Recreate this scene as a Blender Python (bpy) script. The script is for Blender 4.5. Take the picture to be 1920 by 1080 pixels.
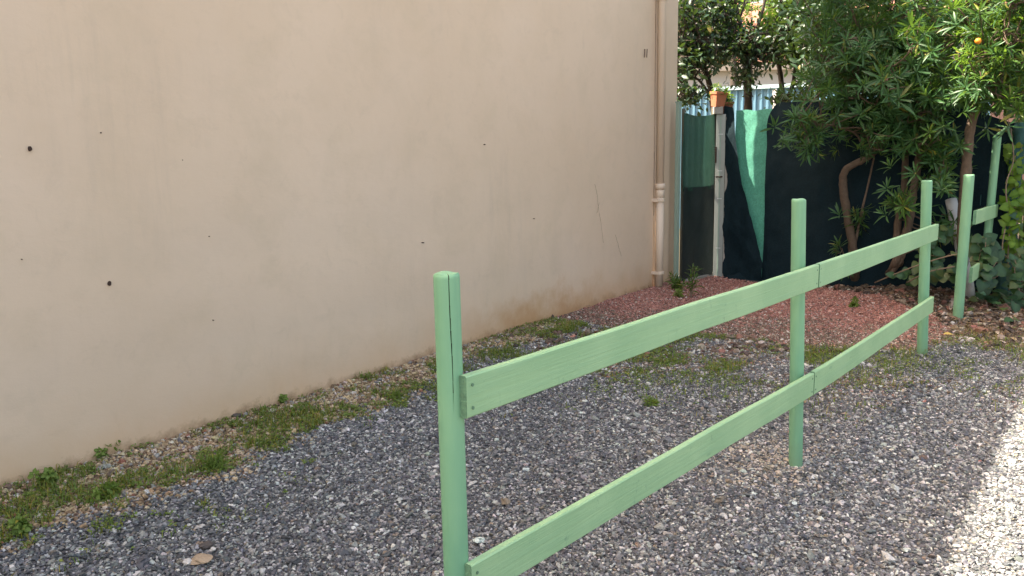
import bpy, bmesh, math, random
import numpy as np
from mathutils import Vector, Matrix

# ------------------------------------------------------------------ camera, world, sun, exposure
sc = bpy.context.scene
for o in list(bpy.data.objects): bpy.data.objects.remove(o)
COL = sc.collection
F = 1600.0; EYE = 1.5
PITCH = math.atan((540-268)/F); ROLL = math.radians(1.0)
_f = np.array([0, math.cos(PITCH), -math.sin(PITCH)]); _r = np.array([1, 0, 0.]); _u = np.cross(_r, _f)
_c, _s = math.cos(ROLL), math.sin(ROLL)
CR = _c*_r - _s*_u; CU = _s*_r + _c*_u; CF = _f
cam_d = bpy.data.cameras.new('camera'); cam = bpy.data.objects.new('camera', cam_d); COL.objects.link(cam)
cam_d.sensor_width = 36; cam_d.lens = F/1920*36; cam_d.clip_start = 0.05; cam_d.clip_end = 1500
cam.matrix_world = Matrix(((CR[0], CU[0], -CF[0], 0), (CR[1], CU[1], -CF[1], 0), (CR[2], CU[2], -CF[2], EYE), (0, 0, 0, 1)))
sc.camera = cam

SUN_EL = math.radians(55.6)
sun_g = np.array([1.0, -0.09]); sun_g /= np.linalg.norm(sun_g)          # direction the light travels on the ground
trav = Vector((sun_g[0]*math.cos(SUN_EL), sun_g[1]*math.cos(SUN_EL), -math.sin(SUN_EL)))
sun_d = bpy.data.lights.new('sun', 'SUN'); sun_d.energy = 4.0; sun_d.angle = math.radians(0.5); sun_d.color = (1.0, 0.90, 0.74)
sun = bpy.data.objects.new('sun', sun_d); COL.objects.link(sun)
sun.rotation_euler = trav.to_track_quat('-Z', 'Y').to_euler(); sun.location = (-8, 0, 14)
w = bpy.data.worlds.new('World'); sc.world = w; w.use_nodes = True
nt = w.node_tree; sky = nt.nodes.new('ShaderNodeTexSky'); sky.sky_type = 'NISHITA'; sky.sun_disc = False
sky.sun_elevation = SUN_EL; sky.sun_rotation = math.atan2(-sun_g[0], -sun_g[1])
sky.air_density = 1.0; sky.dust_density = 4.0; sky.ozone_density = 0.4; sky.altitude = 0
bg = nt.nodes['Background']; bg.inputs['Strength'].default_value = 0.12
wb = nt.nodes.new('ShaderNodeVectorMath'); wb.operation = 'MULTIPLY'; wb.inputs[1].default_value = (1.17, 1.0, .83)   # camera white balance
nt.links.new(sky.outputs['Color'], wb.inputs[0]); nt.links.new(wb.outputs[0], bg.inputs['Color'])
sc.view_settings.view_transform = 'Standard'; sc.view_settings.look = 'None'
sc.view_settings.gamma = 1; sc.view_settings.exposure = 2.3
sc.render.engine = 'CYCLES'

# ------------------------------------------------------------------ helpers
rng = np.random.default_rng(7); random.seed(7)
def ray(px, py): return (px-960)/F*CR - (py-540)/F*CU + CF
EP = np.array([0, 0, EYE])
def g(px, py, z=0.0):
    d = ray(px, py); return EP + d*((z-EYE)/d[2])
def at(px, py, D): return EP + ray(px, py)*D
def tag(o, label=None, cat=None, group=None, kind=None):
    if label: o['label'] = label
    if cat: o['category'] = cat
    if group: o['group'] = group
    if kind: o['kind'] = kind
    return o
def empty(name, loc=(0, 0, 0), rz=0.0):
    o = bpy.data.objects.new(name, None); COL.objects.link(o); o.location = loc; o.rotation_euler = (0, 0, rz)
    o.empty_display_size = 0.1; return o
def link(name, me, parent=None, loc=None):
    o = bpy.data.objects.new(name, me); COL.objects.link(o)
    if parent is not None: o.parent = parent
    if loc is not None: o.location = loc
    return o
def mesh_np(name, V, Fs, mat=None, smooth=True, col=None):
    """V (n,3); Fs list of arrays (k,3) or (k,4); col optional per-vertex (n,4)"""
    me = bpy.data.meshes.new(name); V = np.asarray(V, dtype=np.float32)
    if not isinstance(Fs, list): Fs = [Fs]
    Fs = [np.asarray(f, dtype=np.int32) for f in Fs if len(f)]
    tot = sum(len(f) for f in Fs); loops = np.concatenate([f.ravel() for f in Fs])
    sizes = np.concatenate([np.full(len(f), f.shape[1], dtype=np.int32) for f in Fs])
    starts = np.concatenate([[0], np.cumsum(sizes)[:-1]]).astype(np.int32)
    me.vertices.add(len(V)); me.vertices.foreach_set('co', V.ravel())
    me.loops.add(len(loops)); me.loops.foreach_set('vertex_index', loops)
    me.polygons.add(tot); me.polygons.foreach_set('loop_start', starts)
    me.update(calc_edges=True)
    me.polygons.foreach_set('use_smooth', np.full(tot, smooth, dtype=bool))
    if col is not None:
        a = me.color_attributes.new('tint', 'FLOAT_COLOR', 'POINT'); a.data.foreach_set('color', np.asarray(col, dtype=np.float32).ravel())
    if mat: me.materials.append(mat)
    me.validate(); return me
def _hash(ix, iy, seed):
    h = (ix.astype(np.int64)*374761393 + iy.astype(np.int64)*668265263 + seed*1442695041) & 0xffffffff
    h = ((h ^ (h >> 13))*1274126177) & 0xffffffff
    return ((h ^ (h >> 16)) & 0xffff)/65535.0
def vnoise(x, y, s=1.0, seed=0):
    x = np.asarray(x, dtype=float)*s; y = np.asarray(y, dtype=float)*s
    ix = np.floor(x); iy = np.floor(y); fx = x-ix; fy = y-iy; fx = fx*fx*(3-2*fx); fy = fy*fy*(3-2*fy)
    a = _hash(ix, iy, seed); b = _hash(ix+1, iy, seed); c = _hash(ix, iy+1, seed); d = _hash(ix+1, iy+1, seed)
    return (a*(1-fx)+b*fx)*(1-fy)+(c*(1-fx)+d*fx)*fy
def fbm(x, y, s=1.0, seed=0, n=4):
    t = 0; a = 1; q = 0
    for k in range(n): t = t+a*vnoise(x, y, s*2**k, seed+k*17); q += a; a *= .5
    return t/q
def sstep(a, b, x): t = np.clip((x-a)/(b-a), 0, 1); return t*t*(3-2*t)

class MB:
    """collects boxes, tubes and lathes into one mesh"""
    def __init__(s): s.v = []; s.f = []
    def add(s, V, Fc):
        b = len(s.v); s.v += [tuple(map(float, p)) for p in V]; s.f += [tuple(b+i for i in f) for f in Fc]; return s
    def box(s, lo, hi, M=None):
        V = [Vector((x, y, z)) for x in (lo[0], hi[0]) for y in (lo[1], hi[1]) for z in (lo[2], hi[2])]
        if M is not None: V = [M @ p for p in V]
        return s.add(V, [(0, 1, 3, 2), (4, 6, 7, 5), (0, 4, 5, 1), (2, 3, 7, 6), (0, 2, 6, 4), (1, 5, 7, 3)])
    def beam(s, a, b, wdt, hgt, up=(0, 0, 1)):
        a = Vector(a); b = Vector(b); d = (b-a); L = d.length; d.normalize(); u = Vector(up); r = d.cross(u).normalized(); u = r.cross(d)
        M = Matrix.Translation(a) @ Matrix((( d.x, r.x, u.x, 0), (d.y, r.y, u.y, 0), (d.z, r.z, u.z, 0), (0, 0, 0, 1)))
        return s.box((0, -wdt/2, -hgt/2), (L, wdt/2, hgt/2), M)
    def tube(s, pts, rad, n=8, cap=True, jit=0):
        pts = [Vector(p) for p in pts]; k = len(pts)
        if not hasattr(rad, '__len__'): rad = [rad]*k
        b = len(s.v); ref = Vector((0.3, 1, 0.1)).normalized()
        for i, p in enumerate(pts):
            d = (pts[min(i+1, k-1)]-pts[max(i-1, 0)]).normalized()
            if abs(d.dot(ref)) > .95: ref = Vector((1, 0.2, 0))
            x = d.cross(ref).normalized(); y = d.cross(x)
            for j in range(n):
                a = 2*math.pi*j/n; r = rad[i]*(1+jit*(random.random()-.5))
                s.v.append(tuple(p+(x*math.cos(a)+y*math.sin(a))*r))
        for i in range(k-1):
            for j in range(n):
                s.f.append((b+i*n+j, b+i*n+(j+1) % n, b+(i+1)*n+(j+1) % n, b+(i+1)*n+j))
        if cap:
            s.f.append(tuple(b+j for j in range(n))[::-1]); s.f.append(tuple(b+(k-1)*n+j for j in range(n)))
        return s
    def build(s, name, mat, parent=None, smooth=False, bevel=0, label=None):
        me = bpy.data.meshes.new(name); me.from_pydata(s.v, [], s.f)
        bm = bmesh.new(); bm.from_mesh(me); bmesh.ops.recalc_face_normals(bm, faces=bm.faces)
        if bevel: bmesh.ops.bevel(bm, geom=[e for e in bm.edges], offset=bevel, segments=2, affect='EDGES', profile=.6)
        bm.to_mesh(me); bm.free()
        me.polygons.foreach_set('use_smooth', [smooth]*len(me.polygons))
        if mat: me.materials.append(mat)
        o = link(name, me, parent)
        if label: o['label'] = label
        return o

# ------------------------------------------------------------------ materials
class NT:
    def __init__(s, name):
        s.m = bpy.data.materials.new(name); s.m.use_nodes = True; s.t = s.m.node_tree; s.t.nodes.clear()
        s.out = s.n('ShaderNodeOutputMaterial')
    def n(s, typ, **kw):
        x = s.t.nodes.new(typ)
        for k, v in kw.items():
            if k == 'inp':
                for a, b in v.items():
                    if isinstance(b, bpy.types.NodeSocket): s.t.links.new(b, x.inputs[a])
                    else: x.inputs[a].default_value = b
            else: setattr(x, k, v)
        return x
    def noise(s, vec, scale, detail=4, rough=.55, dist=0):
        return s.n('ShaderNodeTexNoise', inp={'Vector': vec, 'Scale': scale, 'Detail': detail, 'Roughness': rough, 'Distortion': dist}).outputs['Fac']
    def ramp(s, fac, stops, interp='LINEAR'):
        r = s.n('ShaderNodeValToRGB', inp={'Fac': fac}); e = r.color_ramp.elements; r.color_ramp.interpolation = interp
        while len(e) < len(stops): e.new(.5)
        for i, (p, c) in enumerate(stops):
            e[i].position = p; e[i].color = (*c, 1) if hasattr(c, '__len__') else (c, c, c, 1)
        return r.outputs['Color']
    def mix(s, fac, a, b, mode='MIX'):
        x = s.n('ShaderNodeMix', data_type='RGBA', blend_type=mode); x.clamp_factor = True
        for sock, v in ((x.inputs[0], fac), (x.inputs[6], a), (x.inputs[7], b)):
            if isinstance(v, bpy.types.NodeSocket): s.t.links.new(v, sock)
            else: sock.default_value = (*v, 1) if hasattr(v, '__len__') and len(v) == 3 else v
        return x.outputs[2]
    def math(s, op, a, b=0.0, c=None):
        x = s.n('ShaderNodeMath', operation=op)
        for i, v in enumerate((a, b) if c is None else (a, b, c)):
            if isinstance(v, bpy.types.NodeSocket): s.t.links.new(v, x.inputs[i])
            else: x.inputs[i].default_value = v
        return x.outputs[0]
    def scale(s, vec, xyz):
        return s.n('ShaderNodeMapping', inp={'Vector': vec, 'Scale': xyz}).outputs[0]
    def bump(s, h, strength=.3, dist=.01, normal=None):
        x = s.n('ShaderNodeBump', inp={'Height': h, 'Strength': strength, 'Distance': dist})
        if normal: s.t.links.new(normal, x.inputs['Normal'])
        return x.outputs[0]
    def principled(s, col, rough=.7, normal=None, metal=0, spec=.4):
        p = s.n('ShaderNodeBsdfPrincipled')
        for k, v in (('Base Color', col), ('Roughness', rough), ('Metallic', metal), ('Specular IOR Level', spec)):
            if isinstance(v, bpy.types.NodeSocket): s.t.links.new(v, p.inputs[k])
            else: p.inputs[k].default_value = (*v, 1) if hasattr(v, '__len__') else v
        if normal: s.t.links.new(normal, p.inputs['Normal'])
        return p
    def done(s, sh): s.t.links.new(sh.outputs[0] if hasattr(sh, 'outputs') else sh, s.out.inputs[0]); return s.m
    def obj(s): return s.n('ShaderNodeTexCoord').outputs['Object']
    def geo(s): return s.n('ShaderNodeNewGeometry').outputs['Position']

def simple(name, col, rough=.7, var=.15, scale=20, bump=.15, metal=0, spec=.4, bdist=.004):
    n = NT(name); v = n.obj(); f = n.noise(v, scale)
    c = n.mix(f, tuple(k*(1-var) for k in col), tuple(min(1, k*(1+var)) for k in col))
    b = n.bump(n.noise(v, scale*4), bump, bdist)
    return n.done(n.principled(c, rough, b, metal, spec))

def mat_stucco():
    n = NT('beige_stucco'); v = n.obj()
    base = (.640, .500, .368)
    big = n.noise(v, .55, 5, .6); mid = n.noise(v, 2.4, 6, .65, .4)
    c = n.mix(n.ramp(big, [(.35, 0), (.68, 1)]), (.650, .502, .358), (.705, .553, .408))
    c = n.mix(n.math('MULTIPLY', n.ramp(mid, [(.5, 0), (.78, 1)]), .75), c, (.60, .475, .335))
    # faint vertical rain streaks and grey scuffs
    st = n.noise(n.scale(v, (5, 5, .55)), 2.0, 6, .7)
    patch = n.ramp(n.noise(v, .9, 3), [(.48, 0), (.66, 1)])
    c = n.mix(n.math('MULTIPLY', n.math('MULTIPLY', n.ramp(st, [(.48, 0), (.70, 1)]), patch), .26), c, (.46, .375, .285))
    cl = n.noise(v, 6.5, 7, .75, .6)
    c = n.mix(n.math('MULTIPLY', n.ramp(cl, [(.54, 0), (.74, 1)]), .40), c, (.55, .435, .315))
    c = n.mix(n.math('MULTIPLY', n.ramp(n.noise(v, 1.3, 4, .6), [(.5, 0), (.7, 1)]), .35), c, (.72, .57, .435))
    # soil splashed up along the foot of the wall
    z = n.n('ShaderNodeSeparateXYZ', inp={0: v}).outputs['Z']; x = n.n('ShaderNodeSeparateXYZ', inp={0: v}).outputs['X']
    wob = n.noise(n.scale(v, (1, 1, .6)), 2.6, 6, .7)
    hh = n.math('ADD', z, n.math('MULTIPLY', n.math('SUBTRACT', wob, .5), -.42))
    dirt = n.ramp(hh, [(0.0, 1), (.08, .62), (.24, .18), (.40, 0)])
    c = n.mix(n.math('MULTIPLY', dirt, .62), c, (.64, .41, .22))
    d2 = n.ramp(n.math('ADD', z, n.math('MULTIPLY', n.math('SUBTRACT', n.noise(v, 7, 5, .75), .5), -.25)), [(0, 1), (.07, 0)])
    c = n.mix(n.math('MULTIPLY', d2, .7), c, (.27, .165, .09))
    # rusty brown stain in the last metres of the wall foot
    s2 = n.math('MULTIPLY', n.ramp(n.math('ADD', x, n.math('MULTIPLY', wob, .6)), [(0, 0), (1, 1)]), 1)
    far = n.math('MULTIPLY', n.n('ShaderNodeMapRange', inp={0: x, 1: -3.7, 2: -2.9, 3: 0, 4: 1}).outputs[0], n.n('ShaderNodeMapRange', inp={0: x, 1: -2.1, 2: -1.2, 3: 1, 4: .35}).outputs[0])
    st3 = n.ramp(n.math('ADD', z, n.math('MULTIPLY', n.math('SUBTRACT', n.noise(v, 3.4, 6, .7), .5), -.75)), [(.02, 1), (.30, 0)])
    c = n.mix(n.math('MULTIPLY', n.math('MULTIPLY', far, st3), .8), c, (.50, .285, .135))
    # speckles
    vo = n.n('ShaderNodeTexVoronoi', inp={'Vector': v, 'Scale': 5.5}); vo.feature = 'F1'
    sp = n.ramp(n.math('ADD', vo.outputs['Distance'], n.math('MULTIPLY', n.noise(v, 3, 2), .12)), [(.045, 1), (.055, 0)])
    c = n.mix(n.math('MULTIPLY', sp, .3), c, (.34, .26, .19))
    h = n.math('ADD', n.math('MULTIPLY', n.noise(v, 3.0, 3), 1.2), n.math('ADD', n.math('MULTIPLY', n.noise(n.scale(v, (1, 1, 2.2)), 9, 4, .6), .38), n.math('MULTIPLY', n.noise(v, 120, 3), .07)))
    return n.done(n.principled(c, .88, n.bump(h, .35, .012), 0, .25))

def mat_green_paint():
    n = NT('green_painted_wood'); v = n.obj()
    tint = n.n('ShaderNodeObjectInfo').outputs['Random']
    rv = n.n('ShaderNodeMapping', inp={'Vector': v, 'Rotation': (0, 0, -math.radians(52.3))}).outputs[0]
    grain = n.noise(n.scale(rv, (1.6, 60, 75)), 1.0, 6, .65, .6)
    f = n.noise(v, 3.5, 4)
    c = n.mix(n.ramp(f, [(.35, 0), (.7, 1)]), (.265, .445, .230), (.335, .515, .275))
    c = n.mix(n.math('MULTIPLY', n.ramp(grain, [(.46, 0), (.72, 1)]), .34), c, (.21, .39, .235))
    c = n.mix(n.math('MULTIPLY', tint, .18), c, (.24, .46, .27))
    scuff = n.ramp(n.noise(n.scale(v, (2.6, 4, 1.6)), 9, 7, .8), [(.61, 0), (.68, 1)])
    c = n.mix(n.math('MULTIPLY', scuff, .6), c, (.13, .24, .16))
    kn = n.n('ShaderNodeTexVoronoi', inp={'Vector': n.scale(v, (1.0, 1.0, 3.2)), 'Scale': 2.6}); kd = n.ramp(n.math('ADD', kn.outputs['Distance'], n.math('MULTIPLY', n.noise(v, 26, 3), .07)), [(.075, 1), (.10, 0)])
    c = n.mix(n.math('MULTIPLY', kd, .45), c, (.15, .29, .18))
    h = n.math('ADD', n.math('MULTIPLY', grain, .8), n.math('MULTIPLY', n.noise(v, 9, 3), .5))
    return n.done(n.principled(c, .55, n.bump(h, .7, .004), 0, .4))

def mat_post_paint():
    n = NT('green_painted_post'); v = n.obj()
    grain = n.noise(n.scale(v, (50, 50, 2.5)), 1.2, 5, .6)
    f = n.noise(n.scale(v, (1, 1, .4)), 6, 4)
    c = n.mix(n.ramp(f, [(.35, 0), (.7, 1)]), (.165, .365, .215), (.235, .445, .250))
    c = n.mix(n.math('MULTIPLY', n.ramp(grain, [(.5, 0), (.75, 1)]), .45), c, (.135, .30, .19))
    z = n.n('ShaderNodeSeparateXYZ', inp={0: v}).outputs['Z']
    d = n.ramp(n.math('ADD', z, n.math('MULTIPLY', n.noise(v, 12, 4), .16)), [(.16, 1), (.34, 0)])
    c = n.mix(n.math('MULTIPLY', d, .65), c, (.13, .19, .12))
    h = n.math('ADD', n.math('MULTIPLY', grain, .8), n.math('MULTIPLY', n.noise(v, 14, 3), .6))
    return n.done(n.principled(c, .55, n.bump(h, .4, .004), 0, .4))

def mat_attr(name, rough=.8, spec=.3, inst=False, var=.2, nscale=90, bump=.4, bdist=.003):
    n = NT(name)
    a = n.n('ShaderNodeAttribute', attribute_name='tint', attribute_type='INSTANCER' if inst else 'GEOMETRY')
    v = n.geo(); f = n.noise(v, nscale, 4, .65)
    c = n.mix(1.0, a.outputs['Color'], n.ramp(f, [(.3, 1-var), (.75, 1+var)]), 'MULTIPLY')
    return n.done(n.principled(c, rough, n.bump(f, bump, bdist), 0, spec))

def mat_leaf(name, dark, light, trans=.35, gloss=.35, tcol=None):
    n = NT(name)
    a = n.n('ShaderNodeAttribute', attribute_name='tint'); r = n.n('ShaderNodeSeparateColor', inp={0: a.outputs['Color']})
    ob = n.n('ShaderNodeObjectInfo').outputs['Random']
    f = n.math('MULTIPLY_ADD', r.outputs[0], .75, n.math('MULTIPLY', ob, .25))
    c = n.mix(f, dark, light)
    c = n.mix(r.outputs[1], c, (.36, .27, .05))           # a few yellowing leaves
    c = n.mix(n.math('MULTIPLY', r.outputs[2], .35), c, tuple(min(1, k*2.0) for k in light))   # midrib
    p = n.principled(c, .42, None, 0, gloss)
    tc = n.mix(.6, c, tcol or (.25, .42, .03))
    t = n.n('ShaderNodeBsdfTranslucent', inp={'Color': tc})
    m = n.n('ShaderNodeMixShader', inp={0: trans, 1: p.outputs[0], 2: t.outputs[0]})
    return n.done(m)

def mat_mesh_fabric(name, a, b, trans, rough=.6, spec=.3, hole=0.0):
    n = NT(name); v = n.obj()
    wv = n.n('ShaderNodeTexWave', inp={'Vector': v, 'Scale': 90.0, 'Distortion': .6, 'Detail': 1}, wave_type='BANDS', bands_direction='Z').outputs['Fac']
    f = n.noise(v, 3.0, 6, .7); fine = n.noise(v, 55, 4, .8)
    c = n.mix(n.ramp(f, [(.35, 0), (.7, 1)]), a, b)
    c = n.mix(1.0, c, n.ramp(fine, [(.3, .7), (.75, 1.3)]), 'MULTIPLY')
    c = n.mix(1.0, c, n.ramp(wv, [(0, .8), (1, 1.1)]), 'MULTIPLY')
    p = n.principled(c, rough, n.bump(n.math('ADD', fine, wv), .4, .003), 0, spec)
    t = n.n('ShaderNodeBsdfTranslucent', inp={'Color': c})
    m = n.n('ShaderNodeMixShader', inp={0: trans, 1: p.outputs[0], 2: t.outputs[0]})
    if hole:
        tr = n.n('ShaderNodeBsdfTransparent'); m = n.n('ShaderNodeMixShader', inp={0: hole, 1: m.outputs[0], 2: tr.outputs[0]})
    return n.done(m)

M = {}
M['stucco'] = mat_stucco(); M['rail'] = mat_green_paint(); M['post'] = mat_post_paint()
M['pipe'] = simple('beige_painted_pipe', (.66, .535, .41), .5, .06, 6, .08)
M['crevice'] = simple('dark_crevice', (.05, .03, .022), .9, .4, 30)
M['faintcrack'] = simple('faint_crack', (.24, .17, .12), .9, .3, 30)
M['rust'] = simple('rusty_steel', (.085, .05, .035), .8, .4, 60, .4)
M['roof'] = simple('terracotta_roof', (.26, .12, .08), .85, .25, 8)
M['screw'] = simple('painted_screw', (.10, .20, .12), .5, .1)
M['railend'] = simple('green_painted_end_grain', (.13, .26, .15), .8, .5, 60, .9, bdist=.006)
M['splitwood'] = simple('split_wood', (.045, .04, .022), .9, .3, 50)
M['galv'] = simple('pale_galvanised_metal', (.29, .31, .285), .45, .12, 9, .1, .35)
M['darkframe'] = simple('dark_gate_metal', (.16, .16, .13), .5, .35, 14, .2, .3)
M['palestrip'] = simple('pale_green_strip', (.27, .36, .29), .6, .1, 8)
M['concrete'] = simple('weathered_concrete', (.33, .31, .27), .9, .25, 14, .5, bdist=.01)
M['gatemesh'] = mat_mesh_fabric('dark_gate_mesh', (.016, .026, .026), (.030, .042, .040), .05, .38, .5)
M['gatemesh_up'] = mat_mesh_fabric('green_gate_mesh', (.030, .085, .062), (.045, .11, .08), .20, .4, .5, .015)
M['darkmesh'] = mat_mesh_fabric('dark_windbreak', (.0068, .0195, .0265), (.0100, .0255, .0330), .05, .75, .15)
M['sunlit_mesh'] = mat_mesh_fabric('sunlit_green_mesh', (.085, .33, .235), (.13, .42, .31), .25, .7, .25)  # sun patch on the fabric, light put into a brighter green
M['wrapmesh'] = mat_mesh_fabric('teal_netting', (.035, .10, .095), (.05, .13, .12), .1, .7, .25)
M['terracotta'] = simple('terracotta', (.37, .13, .065), .8, .18, 25, .3)
M['terra_dark'] = simple('dirty_terracotta', (.22, .085, .045), .85, .25, 25, .3)
M['soil'] = simple('potting_soil', (.05, .035, .022), .95, .4, 60, .6)
M['bark'] = simple('brown_bark', (.135, .095, .065), .9, .45, 30, .9, bdist=.012)
M['bark_dark'] = simple('dark_bark', (.055, .042, .032), .9, .45, 26, .9, bdist=.012)
M['whitepipe'] = simple('weathered_white_plastic', (.60, .60, .60), .5, .18, 8, .15)
M['bluemetal'] = simple('pale_blue_sheet_metal', (.12, .25, .35), .5, .08, 4, .05)
M['blue_cap'] = simple('light_blue_cap', (.40, .55, .60), .5, .08, 4)
M['whitewall'] = simple('white_render', (.42, .42, .42), .85, .08, 2, .2)
M['ochrewall'] = simple('ochre_render', (.34, .22, .09), .85, .2, 2, .2)
M['pinkwall'] = simple('pink_render', (.36, .21, .16), .85, .15, 2, .2)
M['glass'] = simple('dark_window_glass', (.03, .04, .05), .1, .2, 2, 0)
M['shutter'] = simple('pale_shutter', (.45, .40, .33), .6, .1, 6)
M['leaf_narrow'] = mat_leaf('oleander_leaf', (.012, .040, .018), (.046, .116, .036), .25, .34)
M['leaf_broad'] = mat_leaf('broad_leaf', (.010, .026, .015), (.026, .058, .026), .12, .4)
M['leaf_sun'] = mat_leaf('sunlit_oleander_leaf', (.030, .075, .018), (.095, .185, .035), .40, .35)  # oleander leaf made lighter for sunlit whorls, light put into the colour
M['leaf_mid'] = mat_leaf('mid_leaf', (.016, .042, .018), (.050, .100, .026), .22, .3)
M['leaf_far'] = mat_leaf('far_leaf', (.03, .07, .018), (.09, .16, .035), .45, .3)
M['leaf_ivy'] = mat_leaf('ivy_leaf', (.014, .046, .022), (.042, .095, .036), .25, .35)
M['leaf_ivy_light'] = mat_leaf('young_ivy_leaf', (.060, .14, .022), (.15, .25, .03), .4, .25)
M['grass'] = mat_leaf('short_grass', (.080, .130, .030), (.17, .235, .06), .3, .1)
M['drygrass'] = mat_leaf('dry_grass', (.16, .13, .07), (.28, .23, .13), .2, .2, (.4, .3, .15))
M['pebble'] = mat_attr('gravel_stone', .62, .45, True, .30)
M['litter'] = mat_attr('dead_leaf', .8, .2, False, .3)
M['ground'] = mat_attr('ground_soil', .95, .15, False, .45, 55, .8, .01)
M['tanstone'] = simple('tan_stone', (.36, .27, .18), .85, .25, 18, .6, bdist=.006)
M['greystone'] = simple('dark_brown_stone', (.085, .07, .062), .8, .3, 25, .6, bdist=.006)
M['palestone'] = simple('pale_stone', (.52, .50, .46), .8, .15, 25, .5)
M['orange'] = simple('orange_fruit', (.72, .26, .02), .5, .1)
M['yellowleaf'] = simple('yellow_leaf', (.55, .40, .10), .6, .2)
M['reed'] = simple('brown_reed', (.11, .075, .045), .9, .5, 12, .3)
M['twig'] = simple('dry_twig', (.20, .15, .10), .9, .3, 30)

# ------------------------------------------------------------------ place frame: wall line and ground zones
W0 = g(0, 925)[:2]; W3 = g(1225, 540)[:2]
WD = (W3-W0)/np.linalg.norm(W3-W0); WN = np.array([WD[1], -WD[0]])       # along the wall, out to the lot
CORNER = W3+WD*.46
def sq(x, y): dx = x-W3[0]; dy = y-W3[1]; return dx*WD[0]+dy*WD[1], dx*WN[0]+dy*WN[1]
def inpoly(x, y, P):
    x = np.asarray(x); y = np.asarray(y); c = np.zeros(x.shape, bool); n = len(P)
    for i in range(n):
        x0, y0 = P[i]; x1, y1 = P[(i+1) % n]
        with np.errstate(divide='ignore', invalid='ignore'):
            c ^= ((y0 > y) != (y1 > y)) & (x < (x1-x0)*(y-y0)/(y1-y0)+x0)
    return c
def P2(*a): return [tuple(g(*p)[:2]) for p in a]
RED = P2((1040, 596), (1120, 612), (1230, 632), (1330, 630), (1420, 640), (1520, 650), (1640, 654), (1715, 664), (1752, 640), (1785, 612), (1700, 580), (1640, 562), (1560, 548), (1505, 538), (1400, 528), (1362, 518), (1262, 522), (1215, 520), (1100, 560))
MULCH = P2((1500, 540), (1560, 548), (1640, 562), (1700, 582), (1790, 615), (1860, 640), (2050, 640), (2150, 560), (1900, 500), (1700, 490), (1500, 490))
def jit2(x, y, amp, s=3.0, seed=5):
    return x+(fbm(x, y, s, seed)-.5)*amp, y+(fbm(x, y, s, seed+9)-.5)*amp
def zones(x, y):
    """weights: red, mulch, tan (pebble strip along the wall), green (plant cover 0..1), dirt (tan dust right back)"""
    s, q = sq(x, y); jx, jy = jit2(x, y, .5)
    j2, k2 = jit2(x, y, .22, 9, 31)
    red = inpoly(jx*.5+j2*.5, jy*.5+k2*.5, RED) & (q > -.05)
    mul = inpoly(jx, jy, MULCH) & ~red
    n1 = fbm(x, y, 1.6, 3); n2 = fbm(x, y, 5.0, 8)
    wid = .44+.36*n1+.10*np.sin(s*1.9)
    wid = np.where(s > -3.7, .16+.30*n1, wid)
    tan = (1-sstep(wid*.62, wid*1.08, q+(n2-.5)*.35))*(s < -1.2)
    # plants: strip along the wall
    cl = fbm(x, y, 3.1, 41); cl2 = fbm(x, y, 9, 57, 3)
    gr = sstep(.43, .59, cl*.5+cl2*.5+.10*np.exp(-((q-.38)/.22)**2)-.03)*(1-sstep(wid*1.0, wid*1.75, q))*(s < -1.9)*np.where(np.abs(s+3.15) < .35, .15, 1)
    # moss and weed band on both sides of the red gravel's front edge
    bx, by = g(1200, 672)[:2]; dx = (x-bx); dy = (y-by)
    band = np.exp(-((x*.16+y*1.0-6.15)/.85)**2)*sstep(-.6, .2, x)*(1-sstep(3.0, 4.2, x))
    gr2 = (1-.55*sstep(1.6, 2.6, x))*sstep(.28, .52, fbm(x, y, 1.7, 210))*np.clip(band*1.3, 0, 1)*sstep(.36, .52, cl*.5+cl2*.5)
    rightb = np.exp(-((x-4.1)/.9)**2-((y-6.0)/.75)**2)*sstep(.45, .6, cl*.5+cl2*.5)
    c2 = (q > -.02)
    dirt = sstep(.25, .8, np.exp(-((x-3.85)/1.0)**2-((y-6.45)/.62)**2)+(n2-.5)*.7)*(~red)*(~mul)
    brown = np.clip(band*1.0, 0, 1)*sstep(.35, .65, n1)*(~red)
    green = np.clip(gr+gr2*.9*(~red)+rightb*.2, 0, 1)*c2*np.where(red, .06, 1)
    return dict(red=red, mul=mul, tan=tan*(~red), green=green, dirt=dirt, brown=brown, s=s, q=q)
def hgt(x, y):
    s, q = sq(x, y)
    near = np.exp(-(np.hypot(x-2, y-5)/9)**2)
    z = (fbm(x, y, .8, 70)-.5)*.035*near + (fbm(x, y, 4, 71)-.5)*.012*near
    z = z + .035*np.exp(-(q/.22)**2)*near*(fbm(x, y, 2.5, 72))
    m = np.exp(-((x-3.7)/.9)**2-((y-7.9)/.55)**2); z = z+.06*m*(.5+fbm(x, y, 3, 73))
    for (bx, by) in ((1.297, 3.739), (2.825, 5.718), (3.629, 6.809), (-.15, 1.99)): z = z+.016*np.exp(-((np.hypot(x-bx, y-by)-.05)/.07)**2)
    return z

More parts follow.
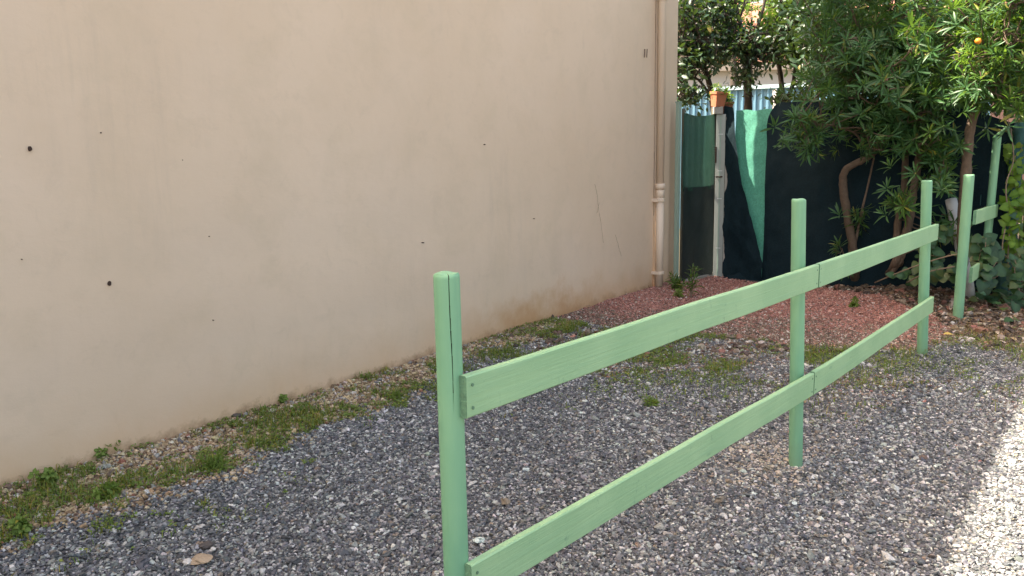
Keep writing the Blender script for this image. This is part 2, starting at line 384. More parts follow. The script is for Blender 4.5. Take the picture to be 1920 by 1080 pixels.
# ------------------------------------------------------------------ ground
def build_ground():
    def axis(lo, hi, st, far):
        a = list(np.arange(lo, hi+1e-6, st)); d = st; x = a[-1]; r = []
        while x < far: d *= 1.35; x += d; r.append(x)
        d = st; x = a[0]; l = []
        while x > -far: d *= 1.35; x -= d; l.append(x)
        return np.array(l[::-1]+a+r)
    X = axis(-3.2, 6.0, .035, 900); Y = axis(2.2, 10.0, .035, 900)
    xx, yy = np.meshgrid(X, Y); x = xx.ravel(); y = yy.ravel(); z = hgt(x, y)
    Z = zones(x, y); c = np.zeros((len(x), 4)); c[:, 3] = 1
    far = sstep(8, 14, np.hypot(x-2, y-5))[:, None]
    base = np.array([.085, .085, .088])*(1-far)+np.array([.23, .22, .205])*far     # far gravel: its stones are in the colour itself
    for m, k in ((Z['tan'], (.20, .145, .085)), (Z['dirt'], (.27, .235, .185)), (Z['brown'], (.13, .105, .07)), (Z['red'].astype(float), (.16, .075, .055)), (Z['mul'].astype(float), (.085, .06, .042)), (Z['green']*.5, (.09, .095, .045))):
        m = np.asarray(m)[:, None]; base = base*(1-m)+np.array(k)*m
    garden = ((x-CORNER[0])*.09+(y-CORNER[1]) > .5) & (y > 9.6)
    base[garden] = (.13, .11, .07)
    c[:, :3] = base
    nx, ny = len(X), len(Y); i = np.arange(nx-1)[None, :]+np.arange(ny-1)[:, None]*nx; i = i.ravel()
    me = mesh_np('gravel_ground', np.c_[x, y, z], np.c_[i, i+1, i+nx+1, i+nx], M['ground'], True, c)
    tag(link('gravel_ground', me), kind='structure')
build_ground()

# ------------------------------------------------------------------ loose stones (geometry-node instances of small faceted stones)
def pebble_group(seed, nvar=5, flat=.62):
    ng = bpy.data.node_groups.new('scatter_stones', 'GeometryNodeTree')
    ng.interface.new_socket('Geometry', in_out='INPUT', socket_type='NodeSocketGeometry')
    ng.interface.new_socket('Geometry', in_out='OUTPUT', socket_type='NodeSocketGeometry')
    N = ng.nodes; L = ng.links; gi = N.new('NodeGroupInput'); go = N.new('NodeGroupOutput')
    join = N.new('GeometryNodeGeometryToInstance')
    for k in range(nvar):
        ico = N.new('GeometryNodeMeshIcoSphere'); ico.inputs['Radius'].default_value = 1; ico.inputs['Subdivisions'].default_value = 2
        pos = N.new('GeometryNodeInputPosition'); noi = N.new('ShaderNodeTexNoise'); noi.noise_dimensions = '4D'
        noi.inputs['W'].default_value = seed*3.1+k*7.7; noi.inputs['Scale'].default_value = .95; noi.inputs['Detail'].default_value = 1.5
        L.new(pos.outputs[0], noi.inputs['Vector'])
        sub = N.new('ShaderNodeVectorMath'); sub.operation = 'SUBTRACT'; sub.inputs[1].default_value = (.5, .5, .5); L.new(noi.outputs['Color'], sub.inputs[0])
        scl = N.new('ShaderNodeVectorMath'); scl.operation = 'SCALE'; scl.inputs['Scale'].default_value = 2.7; L.new(sub.outputs[0], scl.inputs[0])
        sp = N.new('GeometryNodeSetPosition'); L.new(ico.outputs['Mesh'], sp.inputs['Geometry']); L.new(scl.outputs[0], sp.inputs['Offset'])
        sm = N.new('GeometryNodeSetMaterial'); sm.inputs['Material'].default_value = M['pebble']; L.new(sp.outputs[0], sm.inputs[0])
        L.new(sm.outputs[0], join.inputs[0])
    iop = N.new('GeometryNodeInstanceOnPoints'); iop.inputs['Pick Instance'].default_value = True
    L.new(gi.outputs[0], iop.inputs['Points']); L.new(join.outputs[0], iop.inputs['Instance'])
    for nm, typ, sock in (('rot', 'FLOAT_VECTOR', 'Rotation'), ('scl', 'FLOAT_VECTOR', 'Scale'), ('idx', 'INT', 'Instance Index')):
        a = N.new('GeometryNodeInputNamedAttribute'); a.data_type = typ; a.inputs[0].default_value = nm; L.new(a.outputs[0], iop.inputs[sock])
    L.new(iop.outputs[0], go.inputs[0]); return ng
NG = pebble_group(1)
def stones(name, x, y, size, cols, tagd, sink=.25, asp=(.75, .55)):
    n = len(x); z = hgt(x, y)
    me = bpy.data.meshes.new(name); me.vertices.add(n)
    a1 = size*.5; sc_ = np.c_[a1*(1+.35*rng.random(n)), a1*(asp[0]+.3*rng.random(n)), a1*(asp[1]+.25*rng.random(n))]
    me.vertices.foreach_set('co', np.c_[x, y, z+sc_[:, 2]*(1-sink*2)+rng.random(n)*size*.25].astype(np.float32).ravel())
    rot = np.c_[rng.normal(0, .35, n), rng.normal(0, .35, n), rng.random(n)*6.283]
    for nm, typ, dat in (('rot', 'FLOAT_VECTOR', rot), ('scl', 'FLOAT_VECTOR', sc_)):
        at_ = me.attributes.new(nm, typ, 'POINT'); at_.data.foreach_set('vector', dat.astype(np.float32).ravel())
    at_ = me.attributes.new('idx', 'INT', 'POINT'); at_.data.foreach_set('value', rng.integers(0, 5, n).astype(np.int32))
    at_ = me.attributes.new('tint', 'FLOAT_COLOR', 'POINT'); at_.data.foreach_set('color', np.c_[cols, np.ones(n)].astype(np.float32).ravel())
    me.update(); me.materials.append(M['pebble'])
    o = link(name, me); md = o.modifiers.new('scatter', 'NODES'); md.node_group = NG
    tag(o, kind='stuff', **tagd)
def sample(dens, ymin=2.3, ymax=9.8, xl=-3.4, xr=6.4):
    n = int((xr-xl)*(ymax-ymin)*dens); x = rng.uniform(xl, xr, n); y = rng.uniform(ymin, ymax, n)
    s, q = sq(x, y); k = (q > .0) & (x > -y*.62-.9) & (x < y*.62+1.2)
    # nothing beyond the gate and the windbreak
    k &= ~((y > 9.35-(x-2.4)*.62) & (x > 2.3)) & ~((x > CORNER[0]) & (x <= 2.3) & (y > 8.95+(x-1.76)*1.0))
    k &= ~((s > .5) & (q < .2))
    return x[k], y[k]
def pick(pal, n):
    c = np.array([p[1:4] for p in pal]); wts = np.array([p[0] for p in pal], float); wts /= wts.sum()
    return c[rng.choice(len(pal), n, p=wts)]*(.78+.44*rng.random((n, 1)))*(1+rng.normal(0, .035, (n, 3)))
GREY = [(22, .088, .090, .098), (24, .120, .122, .130), (16, .165, .168, .178), (13, .24, .235, .228), (14, .36, .352, .335), (8, .53, .52, .495), (5, .19, .165, .135), (1.5, .27, .21, .155), (2, .62, .60, .57)]
TAN = [(24, .46, .345, .20), (20, .34, .24, .135), (16, .22, .145, .08), (14, .54, .43, .28), (8, .15, .10, .07), (10, .30, .285, .26), (7, .56, .50, .41), (3, .28, .12, .075)]
REDS = [(30, .28, .125, .092), (25, .34, .165, .125), (20, .20, .085, .065), (10, .46, .26, .20), (6, .16, .075, .06), (5, .42, .36, .31), (3, .14, .12, .11)]
BROWN = [(32, .075, .052, .038), (24, .13, .09, .062), (16, .20, .15, .105), (9, .32, .27, .21), (4, .48, .44, .39), (8, .25, .12, .09)]
def gravel():
    x, y = sample(14500, 2.3, 8.3); Z = zones(x, y); r = rng.random(len(x))
    keep = ~Z['red'] & ~Z['mul'] & (r > Z['tan']*.96) & (rng.random(len(x)) > Z['green']*.55)
    keep &= (rng.random(len(x)) < 1-.55*sstep(6.2, 7.5, y))
    x, y = x[keep], y[keep]; Zk = {k: v[keep] for k, v in Z.items()}; n = len(x)
    cols = pick(GREY, n); dirt = np.clip(Zk['dirt']+Zk['brown']*.6, 0, 1); sw = rng.random(n) < dirt*.9
    cols[sw] = pick(BROWN, sw.sum())*1.6
    big = fbm(x, y, 1.1, 88)[:, None]; cols = cols*(.70+.42*big)*np.array([1.045, 1.065, 1.045])
    bd = np.hypot(x-1.18, y-3.86); sw = rng.random(n) < .55*np.exp(-(bd/.26)**2); cols[sw] = pick([(3, .42, .37, .30), (2, .30, .25, .19), (1, .52, .48, .42)], sw.sum())
    size = .0100*np.exp(rng.normal(0, .33, n)); b = rng.random(n) < .02; size[b] *= 1.7
    stones('grey_gravel', x, y, size, cols, dict(label='loose grey gravel covering the parking place around the green fence', cat='gravel'), .25, (.70, .36))
    x, y = sample(8500, 2.6, 9.3); Z = zones(x, y); k = (rng.random(len(x)) < Z['tan'])
    x, y = x[k], y[k]; n = len(x); size = .0125*np.exp(rng.normal(0, .32, n)); cols = pick(TAN, n)*.92
    stones('tan_pebbles', x, y, size, cols, dict(label='tan and cream pebbles in a strip along the foot of the beige wall', cat='pebbles'))
    x, y = sample(14000, 5.4, 9.6); Z = zones(x, y); k = Z['red'].copy()
    s, q = sq(x, y); x, y, q, s = x[k], y[k], q[k], s[k]; n = len(x); size = .0092*np.exp(rng.normal(0, .32, n)); cols = pick(REDS, n)
    sw = (rng.random(n) < .85*(1-sstep(-2.1, -.9, s-q*.35+(fbm(x, y, 3, 77)-.5)*1.2))); cols[sw] = pick(BROWN, sw.sum())*1.25
    cols *= (.86+.55*fbm(x, y, 1.7, 91))[:, None]
    stones('red_gravel', x, y, size, cols, dict(label='crushed red brick gravel spread before the gate and the dark windbreak', cat='gravel'))
    x, y = sample(2600, 5.8, 9.8); Z = zones(x, y); k = Z['mul'] | (rng.random(len(x)) < Z['brown']*.35) | (rng.random(len(x)) < Z['dirt']*.4)
    x, y = x[k], y[k]; n = len(x); size = .020*np.exp(rng.normal(0, .45, n)); cols = pick(BROWN, n)
    stones('brown_stones', x, y, size, cols, dict(label='mixed brown and cream stones in the bed under the shrubs', cat='stones'), .3)
gravel()

# ------------------------------------------------------------------ leaves and blades (numpy)
def leaf_template(kind='narrow'):
    """unit leaf along +x, normal +z, length 1; returns V, quads, tris, rib mask"""
    if kind == 'narrow': st = [(.0, 0), (.22, .055), (.55, .085), (.82, .055), (1, 0)]
    elif kind == 'broad': st = [(.0, 0), (.25, .16), (.58, .23), (.85, .15), (1, 0)]
    else: st = [(.0, 0), (.3, .3), (.6, .36), (.85, .2), (1, 0)]
    V = [(0, 0, 0)]; T = []; Q = []; rib = [1]; prev = None
    for (x, wd) in st[1:-1]:
        z = -.22*x*x; i = len(V); V += [(x, wd, z+wd*.35), (x, 0, z), (x, -wd, z+wd*.35)]; rib += [0, 1, 0]
        if prev is None: T += [(0, i+1, i), (0, i+2, i+1)]
        else: Q += [(prev, prev+1, i+1, i), (prev+1, prev+2, i+2, i+1)]
        prev = i
    V.append((1, 0, -.24)); rib.append(1); t = len(V)-1; T += [(prev, prev+1, t), (prev+1, prev+2, t)]
    return np.array(V, float), np.array(Q), np.array(T), np.array(rib, float)
LT = {k: leaf_template(k) for k in ('narrow', 'broad', 'round')}
IVY = (np.array([(0, 0, 0), (-.06, .22, .02), (.02, .42, .0), (.24, .46, .01), (.48, .40, -.03), (.72, .24, -.03), (1.0, 0, -.12), (.72, -.24, -.03), (.48, -.40, -.03), (.24, -.46, .01), (.02, -.42, 0), (-.06, -.22, .02), (.38, 0, .06)], float),
       None, np.array([(12, a, a+1) for a in range(0, 11)]+[(12, 11, 0)]), np.array([1, 0, 0, 0, 0, 0, 0, 0, 0, 0, 0, 0, .8]))
def leaves(P, D, Nn, L, W, kind='narrow', yellow=.02):
    """P,D,Nn (n,3): base, direction, up normal; L,W (n,)"""
    V, Q, T, rib = IVY if kind == 'ivy' else LT[kind]; n = len(P)
    D = D/np.linalg.norm(D, axis=1, keepdims=True); S = np.cross(Nn, D); S /= np.linalg.norm(S, axis=1, keepdims=True)+1e-9; U = np.cross(D, S)
    A = P[:, None]+V[None, :, 0:1]*D[:, None]*L[:, None, None]+V[None, :, 1:2]*S[:, None]*(L*W)[:, None, None]+V[None, :, 2:3]*U[:, None]*L[:, None, None]
    k = len(V); off = (np.arange(n)*k)[:, None, None]
    Fs = [(T[None]+off).reshape(-1, 3)]
    if Q is not None: Fs.append((Q[None]+off).reshape(-1, 4))
    c = np.zeros((n, k, 4)); c[..., 0] = rng.random((n, 1)); c[..., 1] = (rng.random((n, 1)) < yellow)*rng.random((n, 1)); c[..., 2] = rib[None]; c[..., 3] = 1
    return A.reshape(-1, 3), Fs, c.reshape(-1, 4)
def unit(v): return v/(np.linalg.norm(v, axis=-1, keepdims=True)+1e-9)
def rosette_leaves(C, A, nl=13, L=.13, kind='narrow', W=1.0, spread=1.0, yellow=.02):
    """rosettes at points C with axis A: whorls of leaves round the shoot tip"""
    n = len(C); A = unit(A); ref = np.where(np.abs(A[:, 2:3]) < .9, [[0, 0, 1.]], [[1., 0, 0]]); X = unit(np.cross(A, ref)); Y = np.cross(A, X)
    ps, ds, ns, ls = [], [], [], []
    for k in range(nl):
        ang = k*2.399+rng.random(n)*.5; t = k/nl
        el = (.25+1.0*t)+rng.normal(0, .14, n)              # outer leaves flat, inner ones upright
        el = el/spread
        rad = X*np.cos(ang)[:, None]+Y*np.sin(ang)[:, None]
        d = rad*np.cos(el)[:, None]+A*np.sin(el)[:, None]+rng.normal(0, .08, (n, 3)); nn = A*np.cos(el)[:, None]-rad*np.sin(el)[:, None]
        ps.append(C-A*(L*.35*(1-t))+rad*.004); ds.append(d); ns.append(nn); ls.append(L*(1.05-.45*t)*(.8+.4*rng.random(n)))
    P = np.concatenate(ps); return leaves(P, np.concatenate(ds), np.concatenate(ns), np.concatenate(ls), np.full(len(P), W), kind, yellow)

RO = []
for k in range(8):
    V, Fs, c = rosette_leaves(np.zeros((1, 3)), np.array([[0, 0, 1.]]), random.choice([11, 13, 15]), .135, 'narrow', .95, 1.0, .03)
    RO.append(mesh_np('leaf_whorl', V, Fs, M['leaf_narrow'], True, c))

RO_SUN = []
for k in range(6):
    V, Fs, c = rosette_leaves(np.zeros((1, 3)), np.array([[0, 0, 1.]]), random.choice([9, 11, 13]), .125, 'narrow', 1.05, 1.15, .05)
    RO_SUN.append(mesh_np('leaf_whorl', V, Fs, M['leaf_sun'], True, c))

def limb(mb, a, b, r0, r1, n=7, bend=.12, segs=7, jit=.25):
    a = Vector(a); b = Vector(b); L = (b-a).length; o1 = Vector(np.random.normal(0, 1, 3))*bend*L; o2 = Vector(np.random.normal(0, 1, 3))*bend*L
    pts = []
    for i in range(segs+1):
        t = i/segs; p = a.lerp(b, t)+o1*math.sin(math.pi*t)*.5+o2*math.sin(2*math.pi*t)*.35; pts.append(p)
    mb.tube(pts, [r0+(r1-r0)*(i/segs) for i in range(segs+1)], n, True, jit); return pts
np.random.seed(3)
def smooth_path(pts, n=5):
    pts = [Vector(p) for p in pts]; out = []
    P = [pts[0]*2-pts[1]]+pts+[pts[-1]*2-pts[-2]]
    for i in range(1, len(P)-2):
        for k in range(n):
            t = k/n; a, b, c, d = P[i-1], P[i], P[i+1], P[i+2]
            out.append(.5*((2*b)+(c-a)*t+(2*a-5*b+4*c-d)*t*t+(3*b-a-3*c+d)*t**3))
    out.append(pts[-1]); return out

def blob_points(blobs):
    """blobs: (px, py, rx, ry, depth, ddepth, n) -> world points filling ellipsoids of foliage"""
    out = []
    for (px, py, rx, ry, D, dd, n) in blobs:
        u = rng.normal(0, 1, (n, 3)); u = unit(u)*(rng.random((n, 1))**(1/2.4))
        for a in u: out.append(at(px+a[0]*rx, py+a[1]*ry, D+a[2]*dd))
    return np.array(out)
def shrub(name, label, stems, blobs, limbs, fill=0, group=None, bark='bark', nwhorl=280, L=.135, sunlit_frac=.06):
    """stems: list of (pixel path with depth, radii); whorls hang on twigs from the nearest limb point"""
    base = Vector(stems[0][0][0]); root = empty(name, (base.x, base.y, 0)); tag(root, label, 'shrub', group)
    off = np.array([base.x, base.y, 0.0]); net = []
    for i, (path, r0, r1) in enumerate(stems):
        sp = smooth_path([np.array(p)-off for p in path], 6); mb = MB(); k = len(sp)
        mb.tube(sp, [r0+(r1-r0)*j/(k-1) for j in range(k)], 9, True, .28); mb.build('trunk', M[bark], root, True); net += [(p, r1) for p in sp[k//3:]]
    lm = MB()
    for (a, b, r0, r1) in limbs: net += [(p, r1) for p in limb(lm, np.array(a)-off, np.array(b)-off, r0, r1)[2:]]
    C = blob_points(blobs)-off; NP = np.array([list(p[0]) for p in net])
    tw = MB(); A = np.zeros_like(C)
    for i, c in enumerate(C):
        d = np.linalg.norm(NP-c, axis=1)+rng.random(len(NP))*.25; j = int(np.argmin(d)); q = NP[j]
        dirn = unit(c-q); A[i] = unit(dirn*.8+np.array([0, 0, .55])+rng.normal(0, .38, 3))
        mid = (q+c)/2+rng.normal(0, .05, 3)
        tw.tube([q, q*.5+mid*.5, mid*.45+c*.55, c], [.007, .006, .0045, .003], 4, False)
        if i % 4 == 0: NP = np.vstack([NP, c[None]*.75+q[None]*.25])
    if lm.v: lm.build('limbs', M[bark], root, True)
    tag(tw.build('twigs', M[bark], root, True), kind='stuff')
    dist = np.array([np.linalg.norm(c+off-EP) for c in C])
    order = np.argsort(dist); near = order[:nwhorl]; rest = order[nwhorl:]
    for i in near:
        ro = RO_SUN if rng.random() < sunlit_frac else RO; o = link('leaf_whorl', ro[int(rng.integers(0, len(ro)))], root, tuple(C[i]))
        q = Vector(A[i]).to_track_quat('Z', 'Y'); o.rotation_mode = 'QUATERNION'
        o.rotation_quaternion = q @ Matrix.Rotation(rng.random()*6.28, 4, 'Z').to_quaternion(); k = .55+.75*rng.random(); o.scale = (k, k, k)
    if fill or len(rest):
        CC = C[rest]; AA = A[rest]
        if fill:
            j = rng.integers(0, len(C), fill); CC = np.vstack([CC, C[j]+rng.normal(0, .13, (fill, 3))]); AA = np.vstack([AA, unit(A[j]+rng.normal(0, .5, (fill, 3)))])
        V, Fs, c = rosette_leaves(CC, AA, 11, L*.92, 'narrow', .95, 1.0, .03)
        o = link('foliage', mesh_np('foliage', V, Fs, M['leaf_narrow'], True, c), root); tag(o, kind='stuff')
    return root

# ------------------------------------------------------------------ house with the beige wall
HH = 3.55*math.tan(SUN_EL)/float(np.dot(sun_g, WN))
def house():
    ang = math.atan2(WD[1], WD[0]); root = empty('house', (CORNER[0], CORNER[1], 0), ang)
    tag(root, 'tall house wall of beige stucco with stained foot, filling the left half', 'house')
    R = Matrix.Rotation(-ang, 3, 'Z')
    # wall face: relief grid, local x along the wall, outside is -y ; the joint by the pipe splits it
    def face(x0, x1, y, st=.05, z1=HH):
        xs = np.linspace(x0, x1, max(2, int((x1-x0)/st))); zs = np.concatenate([np.linspace(-.3, 2.8, 62), np.linspace(2.95, z1, 12)])
        a, b = np.meshgrid(xs, zs); a = a.ravel(); b = b.ravel(); rel = (fbm(a, b, .5, 5)-.5)*.028*np.clip((x1-a)/.5, 0, 1)
        nx, nz = len(xs), len(zs); i = (np.arange(nx-1)[None]+np.arange(nz-1)[:, None]*nx).ravel()
        return np.c_[a, y+rel, b], np.c_[i, i+1, i+nx+1, i+nx]
    V, Q = face(-16, -.475, 0, .08); o = link('wall', mesh_np('wall', V, Q, M['stucco']), root)
    V, Q = face(-.455, 0, -.012); o2 = MB().box((-.455, -.012, -.3), (0.0, .30, HH)).build('corner_pier', M['stucco'], root)
    # the joint between wall and corner strip: a recessed crumbling strip
    mb = MB(); zz = -.2
    while zz < HH-.3:
        h = .12+random.random()*.35; mb.box((-.4745, .006+random.random()*.012, zz), (-.4555, .04, zz+h-.006)); zz += h
    mb.build('joint', M['crevice'], root)
    # remaining sides of the building; the unseen end wall is slanted to let sun past the corner
    e = R @ Vector((-1, -.02, 0)); P = [(-.002, .302), (e.x*10, e.y*10), (-16, 10), (-16, .03), (-.6, .03)]
    n = len(P); V = [(x, y, z) for z in (-.3, HH-.01) for (x, y) in P]; Fc = [(i, (i+1) % n, n+(i+1) % n, n+i) for i in range(n-1)]
    MB().add(V, Fc).build('side_walls', M['stucco'], root)
    V = [(-16, .0, HH+.001), (0, -.0, HH+.001), (e.x*10, e.y*10, HH+.001), (-16, 10, HH+.001)]
    V2 = [(x, y, HH-.12) for (x, y, z) in V]
    V = [(-16, .004, HH), (0, .004, HH), (e.x*10, e.y*10, HH), (-16, 10, HH)]
    MB().add([(x, y, HH-.10) for (x, y, z) in V]+V, [(0, 1, 2, 3), (4, 5, 6, 7), (0, 1, 5, 4), (1, 2, 6, 5), (2, 3, 7, 6), (3, 0, 4, 7)]).build('roof', M['roof'], root)
    def loc(px, py):       # point on the wall face seen at a pixel
        d = ray(px, py); nn = np.array([WN[0], WN[1], 0]); cc = np.array([CORNER[0], CORNER[1], 0]); t = np.dot(cc-EP, nn)/np.dot(d, nn); p = EP+d*t
        v = R @ Vector(p-cc); return v
    # downpipe
    pc = R @ Vector((g(1237, 541)[0]-CORNER[0], g(1237, 541)[1]-CORNER[1], 0)); px_, r = pc.x, .040; py_ = -.062
    zc = [1.051, .906, .166]
    mb = MB(); mb.tube([(px_, py_, -.05), (px_, py_, .98)], r, 20); mb.tube([(px_+.001, py_, .95), (px_+.001, py_, HH-.15)], r*.96, 20)
    dp = mb.build('downpipe', M['pipe'], root, True)
    for p in dp.data.polygons: p.use_smooth = abs(p.normal.z) < .5
    def ring(z, h, rr): return MB().tube([(px_, py_, z-h/2), (px_, py_, z-h/2+.002), (px_, py_, z+h/2-.002), (px_, py_, z+h/2)], [rr-.003, rr, rr, rr-.003], 20)
    ring(1.045, .05, .049).build('socket', M['pipe'], dp, True); ring(.97, .075, .043).build('socket', M['pipe'], dp, True)
    mb = ring(.905, .028, .050); mb.box((px_-.055, py_-.006, .888), (px_-.035, 0.02, .922)); mb.build('clamp', M['pipe'], dp)
    mb = ring(.165, .030, .050); mb.box((px_-.055, py_-.006, .15), (px_-.035, 0.02, .18)); mb.build('clamp', M['pipe'], dp)
    ring(2.85, .03, .05).build('clamp', M['pipe'], dp)
    # plugged anchor holes, small pits, the two short steel pins, hairline cracks
    def disc(px, py, r, name, m='crevice', depth=.004, zf=1.35):
        v = loc(px, py); mb = MB(); k = 10; pts = [(v.x+r*math.cos(a)*(.85+.3*random.random()), -.014+v.y-depth*.3, v.z+r*zf*math.sin(a)*(.85+.3*random.random())) for a in np.linspace(0, 2*math.pi, k, endpoint=False)]
        b = [(p[0], .02, p[2]) for p in pts]; mb.add(pts+b, [tuple(range(k))]+[(i, (i+1) % k, k+(i+1) % k, k+i) for i in range(k)]); return mb.build(name, M[m], root)
    for (px, py, r) in ((54, 279, .0080), (203, 531, .0085)): disc(px, py, r, 'anchor_hole')
    for (px, py, r) in ((187, 249, .005), (39, 486, .004), (398, 600, .0045), (907, 271, .006), (792, 455, .006), (390, 443, .004), (340, 300, .003), (1000, 410, .005)): disc(px, py, r*.42, 'pit')
    for px in (1205.5, 1210):
        a = loc(px, 92); b = loc(px, 108); MB().tube([(a.x, -.02, a.z), (a.x, -.016, b.z)], .0042, 8).build('steel_pin', M['rust'], root)
    for path in (((1113, 345), (1118, 365), (1120, 390), (1125, 420), (1129, 455)), ((1152, 440), (1158, 462), (1163, 480)), ((1122, 380), (1117, 400))):
        pts = []
        for (px, py) in path: v = loc(px, py); pts.append(v)
        mb = MB(); mb.tube([(p.x+random.uniform(-.004, .004), -.0115, p.z) for p in smooth_path(pts, 4)], 0.0012, 4, True, .9); mb.build('crack', M['faintcrack'], root)
    return root
house()

# ------------------------------------------------------------------ green fences
def round_post(base, top, r, crack=None, seg=40, rings=46):
    """a slightly irregular round pole; returns numpy verts in local coords (origin base)"""
    a0 = np.linspace(0, 2*math.pi, seg, endpoint=False)
    if crack is not None:
        a0 = a0[np.abs(a0-crack) > .14]; a0 = np.sort(np.concatenate([a0, crack+np.linspace(-.13, .13, 27)]))
    ax = Vector(top)-Vector(base); L = ax.length; t = np.concatenate([np.linspace(0, 1-.012/L, rings-2), [1-.005/L, 1.0]])
    V = []; sd = random.random()*50
    for i, tt in enumerate(t):
        z = L*tt; cx = ax.x*tt; cy = ax.y*tt
        for a in a0:
            rr = r*(1+.035*(vnoise(sd+a*1.3, z*3, 1, 4)-.5)+.02*math.sin(2*a+sd))
            if i >= rings-1: rr *= .90
            if i == rings-2: rr *= .99
            if crack is not None:
                w_ = a-(crack+.05*math.sin(z*7)+.03*math.sin(z*19)); dpt = max(0, 1-abs(w_)/.034)*min(1, max(0, (z-.99)/.2)); rr -= .022*dpt
            V.append((cx+rr*math.cos(a), cy+rr*math.sin(a), z+(.0015*math.sin(a*3+sd) if i == rings-1 else 0)))
    n = len(a0); Fc = [(i*n+j, i*n+(j+1) % n, (i+1)*n+(j+1) % n, (i+1)*n+j) for i in range(rings-1) for j in range(n)]
    V.append((ax.x, ax.y, L+.001)); Fc += [((rings-1)*n+j, (rings-1)*n+(j+1) % n, len(V)-1) for j in range(n)]
    return MB().add(V, Fc)
def rail(a, b, hgt_, th, nrm, sag=0.0, rough_end=False):
    """board from a to b (centres), wide face along nrm; subdivided so that it can bow a little"""
    a = Vector(a); b = Vector(b); L = (b-a).length; n = 24; nn = Vector((*nrm, 0)); d = (b-a).normalized(); u = nn.cross(d).normalized()
    if u.z < 0: u = -u
    V = []; c = .0035
    prof = [(-th/2+c, -hgt_/2), (th/2-c, -hgt_/2), (th/2, -hgt_/2+c), (th/2, hgt_/2-c), (th/2-c, hgt_/2), (-th/2+c, hgt_/2), (-th/2, hgt_/2-c), (-th/2, -hgt_/2+c)]
    sd = random.random()*40
    for i in range(n+1):
        t = i/n; p = a.lerp(b, t)+u*(-sag*4*t*(1-t)+(vnoise(t*5+sd, 0, 1, 2)-.5)*.004)+nn*((vnoise(t*4, sd, 1, 3)-.5)*.004)
        for (x, y) in prof: V.append(p+nn*x+u*y)
    k = len(prof); Fc = [(i*k+j, i*k+(j+1) % k, (i+1)*k+(j+1) % k, (i+1)*k+j) for i in range(n) for j in range(k)]+[tuple(range(k)), tuple(n*k+j for j in range(k))]
    return MB().add(V, Fc)
def top_of(px, py, base, zt):       # top of a leaning post: the point at height zt seen at px
    d = ray(px, py); y = base[1]; t = (y-EP[1])/d[1]; p = EP+d*t; return np.array([p[0], y, zt])
